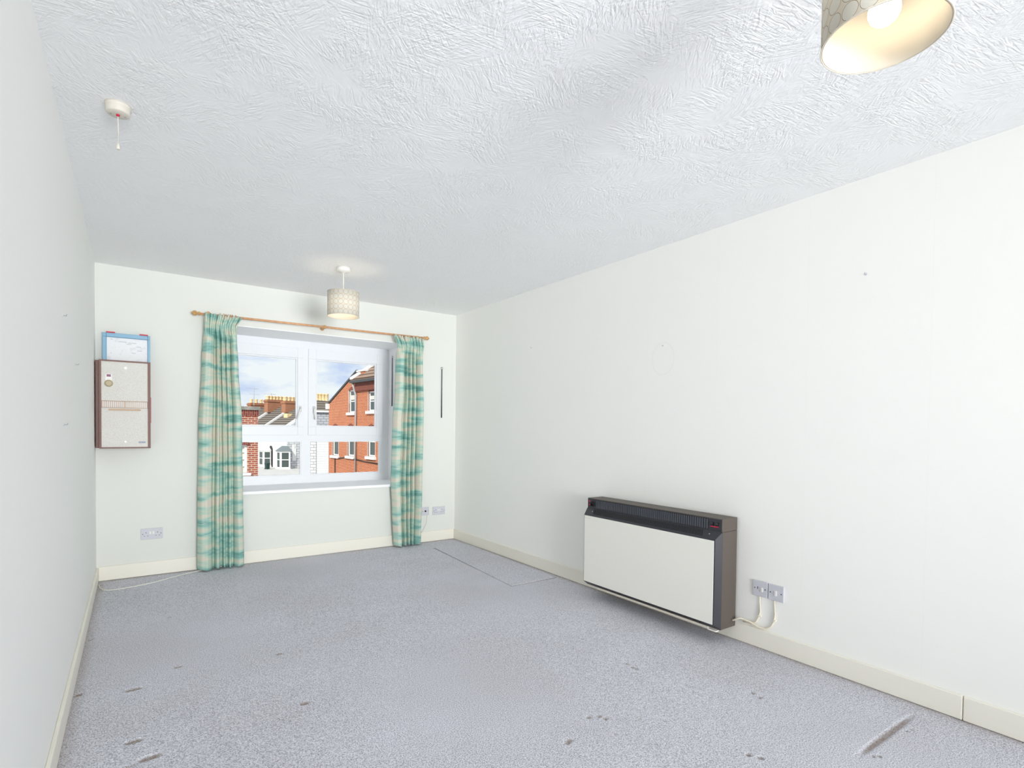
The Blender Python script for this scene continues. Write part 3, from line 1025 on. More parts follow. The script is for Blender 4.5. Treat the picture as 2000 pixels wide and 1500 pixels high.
XC = XR - 0.006
c1 = MB().tube([(XC, 1.640, 0.284), (XC, 1.640, 0.20), (XC, 1.646, 0.165), (XC, 1.662, 0.135), (XC - 0.002, 1.690, 0.118), (XC - 0.006, 1.735, 0.118)], 0.005, 8).build('heater_cable', 'cable', smooth=True)
tag(c1, 'cream cable dropping from the heater switch with neon slot', 'cable', 'cream heater cables')
c2 = MB().tube([(XC, 1.556, 0.282), (XC, 1.556, 0.20), (XC, 1.560, 0.165), (XC, 1.575, 0.135), (XC, 1.600, 0.115), (XC - 0.006, 1.640, 0.112), (XC - 0.012, 1.690, 0.130), (XC - 0.022, 1.740, 0.138), (XC - 0.050, 1.774, 0.120)], 0.005, 8).build('heater_cable', 'cable', smooth=True)
tag(c2, 'cream cable looping from the farther switch into the heater side', 'cable', 'cream heater cables')
for y, z in ((1.640, 0.175), (1.556, 0.175), (1.615, 0.113)):
    cl = MB().box(XR - 0.013, XR, y - 0.008, y + 0.008, z - 0.003, z + 0.003).build('cable_clip', 'cable', c1 if y != 1.556 else c2)

fc = MB().tube([(-0.214, 4.985, 0.004), (-0.206, 4.900, 0.004), (-0.185, 4.825, 0.004), (-0.150, 4.795, 0.004), (-0.098, 4.790, 0.004), (0.0, 4.812, 0.004), (0.086, 4.839, 0.004), (0.160, 4.885, 0.004), (0.22, 4.933, 0.004), (0.35, 5.010, 0.004), (0.46, 5.070, 0.004), (0.56, 5.100, 0.004)], 0.0032, 8).build('floor_cable', 'white_cable', smooth=True)
tag(fc, 'thin cream cable trailing over the carpet under the left curtain', 'cable')


# ================================================================== wall hooks and plugs
def wall_plug(org, axis, label):
    rz = {'right': -math.pi / 2, 'left': math.pi / 2}[axis]
    o = empty('wall_hook', org, rz)
    tag(o, label, 'wall hook', 'small hooks left in the walls')
    MB().lathe([(0.006, 0), (0.006, -0.002), (0.002, -0.003)], n=12, axis='y').build('plug', 'grey_plastic', o)
    MB().tube([(0, -0.002, 0), (0, -0.012, -0.001), (0, -0.014, 0.006)], 0.0016, 6).build('pin', 'steel', o)


wall_plug((XR, 3.782, 1.902), 'right', 'tiny nail hook on the right wall nearest the far corner')
wall_plug((XR, 2.349, 1.750), 'right', 'small hook above the faint oval mark on the right wall')
wall_plug((XR, 1.154, 1.946), 'right', 'small hook on the right wall nearest the photo edge')
wall_plug((XL, 2.858, 1.633), 'left', 'topmost tiny hook on the left wall')
wall_plug((XL, 3.434, 1.486), 'left', 'middle tiny hook on the left wall near the wall unit')
wall_plug((XL, 2.868, 1.190), 'left', 'lowest tiny hook on the left wall')


# ================================================================== storage heater
def heater():
    h = empty('storage_heater', (XR, 2.325, 0))
    tag(h, 'cream-fronted charcoal storage heater mounted low on the right wall', 'storage heater')
    Y = lambda y: y - 2.325
    bx = -BT - 0.002
    xf = -0.160
    box('body', 'heater_brown', (xf, bx, Y(1.780), Y(2.868), 0.080, 0.630), h, bevel=0.003)
    top = box('top_housing', 'heater_brown', (xf, bx, Y(1.780), Y(2.868), 0.6305, 0.704), h, bevel=0.003)
    box('control_strip', 'heater_dark', (xf - 0.002, xf, Y(1.783), Y(2.865), 0.634, 0.700), top)
    # vertical air slots between controls
    box('slot_backing', 'slot', (xf - 0.0026, xf - 0.0021, Y(1.866), Y(2.779), 0.638, 0.696), top)
    fins = MB()
    n = 58
    for i in range(n):
        y = Y(1.875) + (Y(2.770) - Y(1.875)) * i / (n - 1)
        fins.box(xf - 0.0065, xf - 0.002, y - 0.0050, y + 0.0050, 0.640, 0.694)
    tag(fins.build('air_slots', 'heater_fin', top), kind='stuff')
    MB().lathe([(0.015, xf - 0.002), (0.015, xf - 0.012), (0.013, xf - 0.014)], c=(0, Y(2.812), 0.668), n=20, axis='x').build('dial', 'slot', top, smooth=True)
    MB().box(xf - 0.014, xf - 0.002, Y(2.795), Y(2.829), 0.650, 0.664).build('dial_base', 'slot', top)
    for z in (0.652, 0.676):
        MB().box(xf - 0.0028, xf - 0.002, Y(2.840), Y(2.852), z, z + 0.012).build('red_mark', 'red', top)
    for y in (1.810, 1.842):
        MB().box(xf - 0.006, xf - 0.002, Y(y) - 0.010, Y(y) + 0.010, 0.652, 0.682).build('slider_plate', 'slot', top)
        MB().box(xf - 0.013, xf - 0.006, Y(y) - 0.005, Y(y) + 0.005, 0.668, 0.680).build('slider_knob', 'heater_dark', top)
    MB().box(xf - 0.0066, xf - 0.006, Y(1.800), Y(1.852), 0.654, 0.660).build('red_line', 'red', top)
    # bevelled front cover
    xo = -0.200
    y0, y1, z0, z1 = Y(1.775), Y(2.872), 0.085, 0.634
    iy0, iy1, iz0, iz1 = Y(1.797), Y(2.860), 0.112, 0.590
    cov = MB()
    cov.hexa([(xo, iy0, iz0), (xo, iy1, iz0), (xf - 0.0005, y1, z0), (xf - 0.0005, y0, z0), (xo, iy0, iz1), (xo, iy1, iz1), (xf - 0.0005, y1, z1), (xf - 0.0005, y0, z1)])
    c = cov.build('front_cover', 'heater_dark', h, bevel=0.002)
    box('front_panel', 'heater_panel', (xo - 0.003, xo, iy0 + 0.006, iy1 - 0.006, iz0 + 0.002, iz1 - 0.006), h, bevel=0.001)
    # slanted grille slots on the upper bevel
    gr = MB()
    m = 96
    for i in range(m):
        y = Y(1.885) + (Y(2.775) - Y(1.885)) * i / (m - 1)
        p = []
        for t, sh in ((0.18, 0.0), (0.86, 0.014)):
            px = xo + (xf - xo) * t
            pz = iz1 + (z1 - iz1) * t
            p.append((px, y + sh, pz))
        (ax, ay, az), (bx_, by, bz) = p
        nx, nz_ = -0.0008, 0.0008
        gr.hexa([(ax, ay, az), (ax, ay + 0.0045, az), (bx_, by + 0.0045, bz), (bx_, by, bz),
                 (ax + nx, ay, az + nz_), (ax + nx, ay + 0.0045, az + nz_), (bx_ + nx, by + 0.0045, bz + nz_), (bx_ + nx, by, bz + nz_)])
    tag(gr.build('grille_slots', 'slot', c), kind='stuff')
    for y in (1.850, 2.80):
        MB().lathe([(0.004, -0.003), (0.004, 0.0)], n=10, axis='z', c=(xo + 0.022, Y(y), 0.616)).build('screw', 'steel', c)
    # small maker's line on the panel and the tan lip below
    mk = MB()
    for i in range(11):
        y = Y(2.846) - i * 0.0052
        mk.box(xo - 0.0036, xo - 0.003, y - 0.0019, y + 0.0019, 0.5655, 0.5685)
    tag(mk.build('maker_mark', 'heater_strip', h), kind='stuff')
    box('bottom_lip', 'heater_strip', (xo + 0.004, xo + 0.012, Y(1.835), Y(2.700), 0.084, 0.094), h)
    box('bottom_edge', 'heater_panel', (xo + 0.002, xo + 0.030, Y(1.783), Y(1.835), 0.078, 0.084), h)
    for y in (1.89, 2.26, 2.48):
        MB().lathe([(0.003, xo + 0.011), (0.003, xo + 0.0095)], c=(0, Y(y), 0.099), n=8, axis='x').build('screw', 'dark_hole', h)


heater()


# ================================================================== wall unit in the left corner
def wall_unit():
    y0 = YD - 0.160
    u = empty('wall_unit', (-0.05, YD, 1.012))
    tag(u, 'tall brown-cased wall unit with speckled cream front in the left corner', 'wall unit')
    X = lambda x: x + 0.05
    Zz = lambda z: z - 1.012
    box('casing', 'unit_brown', (X(-0.231), X(0.107), -0.125, -0.001, Zz(1.016), Zz(1.662)), u, bevel=0.003)
    fr = MB()
    holed_wall(fr, X(-0.207), X(0.106), Zz(1.012), Zz(1.666), [(X(-0.194), X(0.088), Zz(1.022), Zz(1.655))], lambda m, a, b, c, d: m.box(a, b, -0.160, -0.1255, c, d))
    fr.build('front_frame', 'unit_brown', u)
    up = box('upper_panel', 'unit_panel', (X(-0.194), X(0.088), -0.156, -0.1255, Zz(1.366), Zz(1.655)), u)
    lo = box('lower_panel', 'unit_panel', (X(-0.194), X(0.088), -0.156, -0.1255, Zz(1.022), Zz(1.312)), u)
    box('grille_back', 'white_plastic', (X(-0.194), X(0.088), -0.146, -0.1255, Zz(1.3125), Zz(1.3655)), u)
    for zz in (1.314, 1.362):
        box('grille_rail', 'unit_tan', (X(-0.194), X(0.088), -0.157, -0.1465, Zz(zz), Zz(zz + 0.003)), u)
    for i in range(23):
        x = -0.190 + 0.274 * i / 22
        w = 0.0035 if i == 11 else 0.0015
        box('grille_bar', 'unit_tan', (X(x - w), X(x + w), -0.156, -0.1465, Zz(1.3175), Zz(1.3615)), u)
    MB().prism([(X(-0.154), Zz(1.298)), (X(-0.150), Zz(1.306)), (X(0.042), Zz(1.306)), (X(0.046), Zz(1.298)), (X(0.038), Zz(1.294)), (X(-0.146), Zz(1.294))], 'y', -0.166, -0.156).build('handle', 'unit_tan', lo)
    pl = MB().prism([(X(-0.170), Zz(1.470)), (X(-0.130), Zz(1.470)), (X(-0.130), Zz(1.562)), (X(-0.170), Zz(1.562))], 'y', -0.1575, -0.156).build('control_plate', 'white_plastic', up)
    box('display', 'display', (X(-0.162), X(-0.137), -0.159, -0.1575, Zz(1.542), Zz(1.559)), up)
    MB().lathe([(0.026, -0.1575), (0.026, -0.160), (0.022, -0.160), (0.021, -0.172), (0.015, -0.174)], c=(X(-0.150), 0, Zz(1.493)), n=28, axis='y').build('knob', 'knob_tan', up, smooth=True)
    MB().box(X(-0.058), X(-0.040), -0.1575, -0.156, Zz(1.602), Zz(1.622)).build('catch_plate', 'white_plastic', up)
    MB().lathe([(0.005, -0.1575), (0.005, -0.161)], c=(X(-0.049), 0, Zz(1.612)), n=12, axis='y').build('catch', 'steel', up)
    MB().lathe([(0.0055, -0.156), (0.0055, -0.159)], c=(X(-0.050), 0, Zz(1.062)), n=12, axis='y').build('screw', 'steel', lo)
    bd = box('badge', 'blue_badge', (X(0.032), X(0.072), -0.1572, -0.156, Zz(1.052), Zz(1.063)), lo)
    wl = MB()
    for i in range(6):
        x = 0.0355 + i * 0.0058
        wl.box(X(x), X(x + 0.0042), -0.1577, -0.1572, Zz(1.0555), Zz(1.0595))
    tag(wl.build('badge_lettering', 'white_plastic', lo), kind='stuff')
    box('side_strap', 'red', (X(0.107), X(0.110), -0.150, -0.138, Zz(1.205), Zz(1.40)), u)


wall_unit()


def doc_case():
    c = empty('document_case', (-0.042, YD - 0.045, 1.6665))
    tag(c, 'blue plastic document case with red clips standing on the wall unit', 'document case')
    w = 0.1485
    cs = MB()
    holed_wall(cs, -w, w, 0.0, 0.212, [(-w + 0.024, w - 0.016, 0.0, 0.182)], lambda m, a, b, z0, z1: m.box(a, b, -0.016, 0.014, z0, z1))
    cs.build('case', 'case_blue', c, bevel=0.003)
    box('back', 'case_blue', (-w + 0.024, w - 0.016, 0.002, 0.014, 0.0, 0.182), c)
    pa = box('paper', 'paper', (-w + 0.026, w - 0.018, -0.002, 0.0015, 0.002, 0.180), c)
    ln = MB()
    for x0, x1, z in ((-0.100, -0.085, 0.165), (-0.05, 0.00, 0.150), (-0.048, -0.046, 0.11), (0.01, 0.06, 0.145), (0.035, 0.04, 0.10), (0.06, 0.09, 0.12), (-0.10, -0.094, 0.06), (0.0, 0.03, 0.135), (0.065, 0.095, 0.09), (0.03, 0.055, 0.07)):
        ln.box(x0, x1, -0.0026, -0.002, z, z + 0.004)
    tag(ln.build('printed_lines', 'grey_print', pa), kind='stuff')
    for x in (-0.098, 0.108):
        MB().box(x - 0.027, x + 0.027, -0.020, 0.016, 0.2115, 0.221).build('clip', 'clip_red', c, bevel=0.002)


doc_case()


# ================================================================== the street outside
class Site:
    """vertical facade plane seen through the window. Pixel column u0 at forward depth z0 fixes its origin; vp is the
    pixel column where its horizontals vanish. Local x runs along the facade towards the right, local y goes into the building."""

    def __init__(self, name, u0, z0, vp, base):
        a = YAW + math.atan((vp - CX) / F_PX)
        self.x = Vector((-math.sin(a), -math.cos(a), 0)) if vp < u0 else Vector((math.sin(a), math.cos(a), 0))
        self.y = Vector((-self.x.y, self.x.x, 0))
        p = CAM + ray(u0, 846) * z0
        self.o = Vector((p.x, p.y, base))
        self.root = empty(name, self.o, math.atan2(self.x.y, self.x.x))

    def at(self, u, v, yoff=0.0):
        d = ray(u, v)
        t = ((self.o + self.y * yoff - CAM).dot(self.y)) / d.dot(self.y)
        q = CAM + d * t - self.o
        return q.dot(self.x), q.z

    def side(self, u, v, xoff=0.0):
        d = ray(u, v)
        t = ((self.o + self.x * xoff - CAM).dot(self.x)) / d.dot(self.x)
        q = CAM + d * t - self.o
        return q.dot(self.y), q.z


GZ = -3.4
box('pavement', 'tarmac', (-90, 90, YD + TW + 0.3, 160, GZ - 0.2, GZ))
struct(bpy.data.objects['pavement'], 'pale street surface far below the window', 'ground')


def sash(parent, x0, x1, z0, z1, ydep=0.14, arch=0.0, sill=True, glass='dark_glass', blind=False):
    """sliding sash window set back in a wall opening whose face is local y = 0"""
    fr = MB()
    t = 0.09
    zm = z0 + (z1 - z0) * 0.5
    holed_wall(fr, x0, x1, z0, z1, [(x0 + t, x1 - t, z0 + t, zm - 0.03), (x0 + t, x1 - t, zm + 0.03, z1 - t)], lambda m, a, b, c, d: m.box(a, b, ydep - 0.05, ydep + 0.03, c, d))
    w = fr.build('window', 'white_paint', parent)
    box('pane', glass, (x0 + t, x1 - t, ydep - 0.01, ydep, z0 + t, zm - 0.03), w)
    box('pane', glass, (x0 + t, x1 - t, ydep - 0.02, ydep - 0.01, zm + 0.03, z1 - t), w)
    MB().box(x0 - 0.02, x0, -0.01, ydep + 0.03, z0, z1).build('window_lining', 'white_paint', w)
    MB().box(x1, x1 + 0.02, -0.01, ydep + 0.03, z0, z1).build('window_lining', 'white_paint', w)
    if blind:
        box('blind', 'blind', (x0 + t, x1 - t, ydep - 0.024, ydep - 0.021, zm + 0.10, zm + (z1 - zm) * 0.55), w)
    if sill:
        box('window_sill', 'white_paint', (x0 - 0.12, x1 + 0.12, -0.14, ydep, z0 - 0.17, z0), w)
    return w


# ---- red brick gabled house on the right
def red_house():
    S = Site('brick_house', 642, 38.0, 72, GZ)
    r = S.root
    tag(r, 'orange-red brick house with raking gable and sash windows seen on the right', 'house')
    zx = lambda u, v: S.at(u, v)
    xl = 0.0
    xp = zx(697, 800)[0]            # pipe / start of wing
    xe = zx(775, 800)[0]
    ztop = zx(697, 727)[1]
    zl = zx(642, 790)[1]
    wins = []

    def wrect(u0, v0, u1, v1):
        a = zx(u0, v0)
        b = zx(u1, v1)
        return (a[0], b[0], min(a[1], b[1]), max(a[1], b[1]))
    up1 = wrect(681, 806, 693.5, 761)
    lo1 = wrect(649, 889, 661.5, 833)
    lo2 = wrect(678.5, 890, 692, 833)
    low = wrect(718, 891, 733, 834)
    upw = wrect(719, 803, 734.5, 763)
    m = MB()
    holed_wall(m, xl, xp, 0, zl, [lo1, lo2, (up1[0], up1[1], up1[2], zl)], lambda q, a, b, c, d: q.box(a, b, 0, 0.35, c, d))
    zu = up1[3] + 0.12
    slope = (ztop - zl) / (xp - xl)
    zc = lambda x: zl + slope * (x - xl)
    # gable above the springing, leaving the upper window open
    m.prism([(xl, zl), (up1[0], zl), (up1[0], zc(up1[0]))], 'y', 0, 0.35)
    m.prism([(up1[1], zl), (xp, zl), (xp, zc(xp)), (up1[1], zc(up1[1]))], 'y', 0, 0.35)
    m.prism([(up1[0], up1[3]), (up1[1], up1[3]), (up1[1], zc(up1[1])), (up1[0], zc(up1[0]))], 'y', 0, 0.35)
    m.box(xl, xl + 0.35, 0.35, 9, 0, zl)
    m.build('gable_wall', 'brick_red', r)
    pt = zx(711, 729)
    MB().box(xp - 0.02, pt[0], 0.0, 0.6, zx(700, 752)[1], ztop).build('gable_peak', 'brick_red', r)
    MB().box(xp - 0.05, pt[0] + 0.05, -0.06, 0.66, ztop, ztop + 0.10).build('peak_coping', 'lead_pale', r)
    cp = MB().prism([(xl - 0.25, zc(xl - 0.25) + 0.02), (xp, zc(xp) + 0.02), (xp, zc(xp) + 0.15), (xl - 0.25, zc(xl - 0.25) + 0.15)], 'y', -0.07, 0.45)
    cp.build('verge_coping', 'slate_dark', r)
    rf = MB().prism([(xl - 0.25, zc(xl - 0.25) + 0.05), (xp + 0.3, zc(xp) + 0.1), (xp + 0.3, zc(xp) - 0.2), (xl, zc(xl) - 0.1)], 'y', 0.45, 9.0)
    rf.build('gable_roof', 'roof_tile', r)
    MB().box(xl - 0.20, xl + 0.12, -0.16, 0.02, zl - 0.32, zl + 0.05).build('kneeler', 'white_paint', r)
    # wing, set slightly forward
    ze = zx(697, 749)[1]
    w = MB()
    holed_wall(w, xp, xe, 0, ze - 0.5, [low, upw], lambda q, a, b, c, d: q.box(a, b, -0.0, 0.35, c, d))
    w.build('wing_wall', 'brick_red', r)
    MB().box(xp + 0.05, xe, -0.16, 0.3, ze - 0.5, ze).build('corbel_course', 'brick_soldier', r)
    MB().box(xp - 0.25, xe, -0.42, 0.3, ze, ze + 0.16).build('gutter', 'slate_dark', r)
    pa = zx(735, 716)
    rr = MB()
    dx = 9.0
    rise = 4.2
    rr.hexa([(xp - 0.05, -0.42, ze + 0.14), (xe, -0.42, ze + 0.14), (xe, 5.0, ze + rise), (xp + 2.4, 5.0, ze + rise),
             (xp - 0.05, -0.42, ze + 0.26), (xe, -0.42, ze + 0.26), (xe, 5.0, ze + rise + 0.14), (xp + 2.4, 5.0, ze + rise + 0.14)])
    rr.build('wing_roof', 'roof_brown', r)
    fl = MB()
    fl.hexa([(xp - 0.12, -0.44, ze + 0.22), (xp + 0.30, -0.44, ze + 0.22), (xp + 2.75, 5.0, ze + rise + 0.1), (xp + 2.2, 5.0, ze + rise + 0.1),
             (xp - 0.12, -0.44, ze + 0.36), (xp + 0.30, -0.44, ze + 0.36), (xp + 2.75, 5.0, ze + rise + 0.36), (xp + 2.2, 5.0, ze + rise + 0.36)])
    fl.build('verge_flashing', 'lead_pale', r)
    for q, bl in ((up1, True), (lo1, False), (lo2, False), (low, False), (upw, True)):
        sash(r, *q, blind=bl)
        ah = MB()
        wx = (q[0] + q[1]) / 2
        hw = (q[1] - q[0]) / 2
        pts = [(q[0] - 0.02, q[3])] + [(wx - hw * math.cos(t), q[3] - 0.16 + 0.34 * math.sin(t)) for t in [0.5, 0.9, 1.3, 1.57, 1.84, 2.24, 2.64]] + [(q[1] + 0.02, q[3])]
        ah.prism(pts, 'y', -0.03, 0.0)
        ah.build('arched_head', 'brick_soldier', r)
    MB().tube([(xp + 0.02, -0.1, 0.0), (xp + 0.02, -0.1, ze - 0.75), (xp - 0.02, -0.2, ze - 0.35), (xp, -0.3, ze)], 0.06, 8).build('drainpipe', 'pipe', r, smooth=True)
    # cable slung along the wall under the lower sills
    cpx = [(650, 893), (662, 895), (674, 893.5), (690, 896), (700, 898), (712, 901), (724, 903), (735, 905), (760, 909)]
    MB().tube([(zx(u, v)[0], -0.06, zx(u, v)[1]) for u, v in cpx], 0.035, 6).build('wall_cable', 'black', r)
    MB().tube([(zx(655.5, 894)[0], -0.05, zx(655.5, 894)[1]), (zx(655.5, 935)[0], -0.05, 0.1)], 0.03, 6).build('drop_cable', 'black', r)


red_house()


def chimney(parent, x0, x1, y0, y1, z0, z1, pots, ph, along='x'):
    c = MB().box(x0, x1, y0, y1, z0, z1).box(x0 - 0.08, x1 + 0.08, y0 - 0.08, y1 + 0.08, z1 - 0.28, z1 - 0.10).build('chimney_stack', 'brick_chimney', parent)
    for i in range(pots):
        t = (i + 0.5) / pots
        px, py = ((x0 + (x1 - x0) * t, (y0 + y1) / 2) if along == 'x' else ((x0 + x1) / 2, y0 + (y1 - y0) * t))
        MB().lathe([(0.21, z1 - 0.02), (0.19, z1 + 0.1), (0.17, z1 + ph - 0.12), (0.21, z1 + ph - 0.08), (0.21, z1 + ph), (0.13, z1 + ph)], c=(px, py, 0), n=12).build('chimney_pot', 'pot', c, smooth=True)


def bay(parent, x0, x1, z0, z1, out, roof_h, roof_m, wall_m):
    """canted bay in front of a facade at y = 0"""
    c = out * 0.7
    plan = [(x0, 0), (x0 + c, -out), (x1 - c, -out), (x1, 0)]
    b = MB().prism(plan, 'z', 0, z0).build('bay_base', wall_m, parent)
    inn = [(x0 + 0.08, 0), (x0 + c + 0.03, -out + 0.07), (x1 - c - 0.03, -out + 0.07), (x1 - 0.08, 0)]
    g = MB().prism(inn, 'z', z0, z1).build('bay_glazing', 'dark_glass', parent)
    for (ax, ay), (bx_, by) in zip(plan, plan[1:]):
        fr = MB()
        d = Vector((bx_ - ax, by - ay, 0))
        L_ = d.length
        d.normalize()
        nrm = Vector((d.y, -d.x, 0))

        def cell(m, a0, a1, c0, c1):
            p = [Vector((ax, ay, 0)) + d * t + nrm * s for t, s in ((a0, 0.0), (a1, 0.0), (a1, -0.07), (a0, -0.07))]
            m.hexa([(q.x, q.y, c0) for q in p] + [(q.x, q.y, c1) for q in p])
        t = min(0.14, L_ * 0.22)
        zm = (z0 + z1) / 2
        holed_wall(fr, 0, L_, z0, z1, [(t, L_ - t, z0 + 0.12, zm - 0.04), (t, L_ - t, zm + 0.04, z1 - 0.14)], cell)
        fr.build('bay_window', 'white_paint', g)
    e = 0.12
    rp = [(x0 - e, 0.02), (x0 + c - e * 0.5, -out - e), (x1 - c + e * 0.5, -out - e), (x1 + e, 0.02)]
    tp = [(x0 + c * 0.9, 0.02), (x0 + c * 1.15, -out * 0.25), (x1 - c * 1.15, -out * 0.25), (x1 - c * 0.9, 0.02)]
    MB().hexa([(p[0], p[1], z1) for p in rp] + [(p[0], p[1], z1 + roof_h) for p in tp]).build('bay_roof', roof_m, parent)
    MB().prism([(x0 - e, 0.0), (x0 + c - e, -out - e * 0.6), (x1 - c + e, -out - e * 0.6), (x1 + e, 0.0)], 'z', z0 - 0.14, z0).build('bay_sill', 'white_paint', parent)


# ---- terrace of pale houses with party-wall parapets
def terrace():
    S = Site('terraced_house', 560, 58.0, -300, GZ)
    zE = S.at(560, 836)[1]
    run, rise, wd = 3.9, 2.75, 4.3
    frames = []
    for k in range(4):
        if k == 0:
            r = S.root
        else:
            r = empty('terraced_house', S.o - S.x * (wd * k), S.root.rotation_euler[2])
        frames.append(r)
    names = ['white terraced house with grey-roofed bay nearest the stone-clad gable', 'cream terraced house with bay next to the dark green bin',
             'terraced house mostly hidden behind the nearer brick block', 'farthest terraced house, only roof showing past the brick block']
    for k, r in enumerate(frames):
        tag(r, names[k], 'house', 'terrace across the street')
        wm = 'render_white' if k == 0 else 'render_cream'
        MB().box(-wd, 0, 0, run * 2, 0, zE).build('walls', wm if k else 'render_white', r)
        rf = MB().hexa([(-wd, -0.25, zE - 0.05), (0, -0.25, zE - 0.05), (0, run, zE + rise - 0.08), (-wd, run, zE + rise - 0.08),
                        (-wd, -0.25, zE + 0.10), (0, -0.25, zE + 0.10), (0, run, zE + rise + 0.06), (-wd, run, zE + rise + 0.06)])
        rf.build('roof_front', 'roof_tile', r)
        rb = MB().hexa([(-wd, run, zE + rise - 0.08), (0, run, zE + rise - 0.08), (0, run * 2 + 0.2, zE), (-wd, run * 2 + 0.2, zE),
                        (-wd, run, zE + rise + 0.06), (0, run, zE + rise + 0.06), (0, run * 2 + 0.2, zE + 0.14), (-wd, run * 2 + 0.2, zE + 0.14)])
        rb.build('roof_back', 'roof_tile', r)
        pw = MB().prism([(-0.2, zE + 0.0), (run, zE + rise), (run, zE + rise + 0.34), (-0.2, zE + 0.34)], 'x', -wd - 0.14, -wd + 0.14)
        pw.build('party_parapet', 'lead_pale', r)
        if k == 0:
            MB().prism([(-0.2, zE - 0.1), (run, zE + rise - 0.1), (run, zE + rise + 0.2), (-0.2, zE + 0.22)], 'x', -0.12, 0.12).build('verge_board', 'white_paint', r)
    r = frames[0]
    # gable end, clad in pale stone, facing the camera
    g = MB().prism([(0, 0), (run * 2, 0), (run * 2, zE), (run, zE + rise), (0, zE)], 'x', 0.001, 0.12)
    g.build('stone_clad_gable', 'stone_clad', r)
    a, b = S.side(570.5, 868, 0.12), S.side(578, 900, 0.12)
    fr = MB().box(0.12, 0.17, a[0], b[0], b[1], a[1])
    wn = fr.build('gable_window', 'white_paint', r)
    box('pane', 'dark_glass', (0.17, 0.175, a[0] + 0.30, b[0] - 0.12, a[1] - 0.45, a[1] - 0.1), wn)
    a, b = S.side(560, 916, 0.12), S.side(588, 925, 0.12)
    MB().box(0.12, 0.5, a[0], b[0] + 1, b[1] - 0.4, b[1] - 0.05).build('plinth_ledge', 'coping', r)
    # bays and doors
    x0, x1 = S.at(540, 880, -0.6)[0], S.at(554, 880, -0.6)[0]
    z0, z1 = S.at(545, 914, -0.6)[1], S.at(545, 881, -0.6)[1]
    bay(r, x0 - 0.25, x1 + 0.25, z0, z1, 0.8, 0.55, 'lead', 'render_white')
    box('roof_light', 'pot', (-wd + 1.2, -wd + 2.0, 1.3, 1.9, zE + 1.15, zE + 1.62), r)
    x0, x1 = S.at(505, 880, -0.6)[0], S.at(519, 880, -0.6)[0]
    z0, z1 = S.at(512, 909, -0.6)[1], S.at(512, 880, -0.6)[1]
    bay(frames[1], x0 + wd - 0.3, x1 + wd + 0.1, z0, z1, 0.7, 0.5, 'lead_pale', 'render_cream')
    # arched door with lamp post beside it, on the cream house
    dx = S.at(526, 900)[0]
    dz = S.at(526, 924)[1]
    d = MB().prism([(dx + 0, 0), (dx + 0.8, 0), (dx + 0.8, 2.0), (dx + 0.62, 2.3), (dx + 0.4, 2.38), (dx + 0.18, 2.3), (dx, 2.0)], 'y', -0.05, 0.0)
    d.build('front_door', 'black', r)
    # chimneys on the party walls at the ridge
    zr = zE + rise
    chimney(frames[0], -wd - 0.45, -wd + 0.45, run - 2.0, run + 0.6, zr - 1.0, zr + 0.35, 6, 0.50, 'y')
    chimney(frames[1], -wd - 0.45, -wd + 0.45, run - 1.9, run + 0.5, zr - 0.9, zr + 0.62, 6, 0.45, 'y')
    chimney(frames[2], -wd - 0.45, -wd + 0.45, run - 1.9, run + 0.5, zr - 0.9, zr + 0.30, 4, 0.5, 'y')
    return S, zE, rise, run


TS, T_ZE, T_RISE, T_RUN = terrace()


# ---- slate-hung annex between the terrace and the brick house
def annex():
    S = Site('slate_hung_house', 604, 50.0, 3600, GZ)
    r = S.root
    tag(r, 'slate-hung house with white boarded lower wall and chimney beside the brick house', 'house')
    x0, zs = S.at(604, 804)
    x1 = S.at(650, 804)[0] + 1.0
    zt = S.at(630, 804)[1]
    zm = S.at(630, 848)[1]
    MB().box(x0, x1, 0, 4, zm, zt).build('slate_wall', 'slate_hung', r)
    MB().box(x0, x1, 0.0, 4, 0, zm).build('boarded_wall', 'siding', r)
    xq = S.at(617, 890)[0]
    MB().box(x0, xq, -0.10, 0.0, 0, zm).build('stone_quoin_pier', 'stone_clad', r)
    zr = S.at(630, 786)[1]
    MB().hexa([(x0 - 0.2, -0.25, zt), (x1, -0.25, zt), (x1, 2.4, zr + 0.1), (x0 - 0.2, 2.4, zr + 0.25),
               (x0 - 0.2, -0.25, zt + 0.12), (x1, -0.25, zt + 0.12), (x1, 2.4, zr + 0.2), (x0 - 0.2, 2.4, zr + 0.4)]).build('roof', 'roof_tile', r)
    box('eaves_board', 'white_paint', (x0 - 0.2, x1, -0.28, -0.2, zt - 0.06, zt + 0.10), r)
    xa, zc_ = S.at(610, 784, 2.4)
    xb = S.at(641, 784, 2.4)[0]
    chimney(r, xa, xb, 2.1, 2.9, zr - 0.6, zc_, 5, S.at(630, 769, 2.4)[1] - zc_, 'x')


annex()


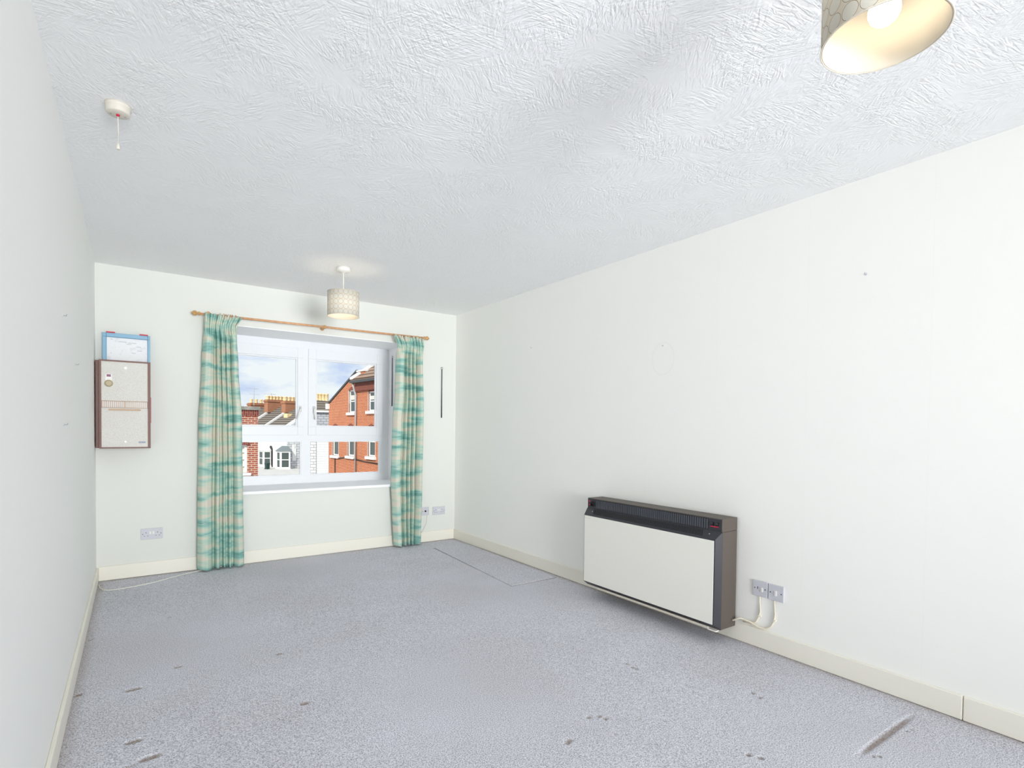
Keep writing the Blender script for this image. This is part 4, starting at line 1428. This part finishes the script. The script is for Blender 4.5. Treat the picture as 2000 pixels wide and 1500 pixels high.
# ---- flat-topped brick block at the left, the nearest building
def brick_block():
    S = Site('brick_block', 504, 20.0, 2400, GZ)
    r = S.root
    tag(r, 'flat-topped red brick block with dark soldier course at the left of the view', 'building')
    zt = S.at(504, 794.5)[1]
    zs1, zs0 = S.at(500, 801)[1], S.at(500, 813)[1]
    xw0, xw1 = S.at(466, 890)[0], S.at(483.5, 890)[0]
    zw0, zw1 = S.at(480, 924)[1], S.at(480, 869)[1]
    m = MB()
    holed_wall(m, -6.0, 0, 0, zs0, [(xw0, xw1, zw0, zw1)], lambda q, a, b, c, d: q.box(a, b, 0, 0.3, c, d))
    m.box(-6, 0, 0.3, 6, 0, zs0)
    m.build('walls', 'brick_near', r)
    MB().box(-6, 0.01, -0.02, 6, zs0, zs1).build('soldier_course', 'brick_soldier', r)
    MB().box(-6, 0.06, -0.07, 6, zs1, zt).build('coping', 'coping', r)
    fr = MB()
    n = 4
    hh = (zw1 - zw0) / n
    holes = [(xw0 + 0.04, xw1 - 0.09, zw0 + 0.04 + i * hh, zw0 + (i + 1) * hh - 0.02) for i in range(n)]
    holed_wall(fr, xw0, xw1, zw0, zw1, holes, lambda q, a, b, c, d: q.box(a, b, 0.08, 0.16, c, d))
    w = fr.build('window', 'white_paint', r)
    for h in holes:
        box('pane', 'blind', (h[0], h[1], 0.13, 0.14, h[2], h[3]), w)
    box('window_sill', 'white_paint', (xw0 - 0.05, xw1 + 0.10, -0.08, 0.16, zw0 - 0.09, zw0), w)
    MB().prism([(xw0 - 0.1, zw1), (xw1 + 0.06, zw1), (xw1 + 0.10, zw1 + 0.08), (xw0 - 0.1, zw1 + 0.16)], 'y', -0.02, 0.0).build('window_head', 'brick_soldier', r)


brick_block()


# ---- rooftop aerials, bin
def aerial(u, vt, vb, z, label):
    b = CAM + ray(u, vb) * z
    t = CAM + ray(u, vt) * z
    a = empty('tv_aerial', b)
    h = t.z - b.z
    tag(a, label, 'aerial', 'rooftop aerials')
    MB().tube([(0, 0, 0), (0, 0, h)], 0.035, 6).build('mast', 'pipe', a)
    s = MB()
    s.tube([(-0.9, 0.2, h * 0.93), (0.5, -0.1, h * 0.90)], 0.02, 6)
    for i in range(7):
        x = -0.8 + i * 0.2
        s.tube([(x, 0.2 - (x + 0.8) * 0.2 - 0.25, h * 0.925), (x, 0.2 - (x + 0.8) * 0.2 + 0.25, h * 0.925)], 0.014, 6)
    s.build('boom', 'pipe', a)
    MB().tube([(-0.5, 0, h * 0.62), (0.6, 0, h * 0.60)], 0.018, 6).build('cross_arm', 'pipe', a)


aerial(496, 756, 792, 66.0, 'tall thin television aerial rising above the left chimneys')
aerial(530, 768, 790, 70.0, 'short television aerial between the two long chimney stacks')

q = CAM + ray(522, 925) * 57.0
bn = empty('wheelie_bin', (q.x, q.y, GZ), 0.4)
bn.scale = (0.62, 0.62, 0.62)
tag(bn, 'dark green wheelie bin standing outside the cream terraced house', 'bin')
MB().hexa([(-0.26, -0.26, 0.05), (0.26, -0.26, 0.05), (0.26, 0.26, 0.05), (-0.26, 0.26, 0.05), (-0.32, -0.34, 0.98), (0.32, -0.34, 0.98), (0.32, 0.34, 0.98), (-0.32, 0.34, 0.98)]).build('tub', 'bin', bn)
MB().hexa([(-0.34, -0.38, 0.985), (0.34, -0.38, 0.985), (0.34, 0.38, 0.985), (-0.34, 0.38, 0.985), (-0.30, -0.30, 1.07), (0.30, -0.30, 1.07), (0.30, 0.34, 1.09), (-0.30, 0.34, 1.09)]).build('lid', 'bin', bn)
for s in (-1, 1):
    MB().lathe([(0.10, s * 0.24), (0.10, s * 0.30)], c=(0, 0.24, 0.10), n=14, axis='x').build('wheel', 'black', bn)
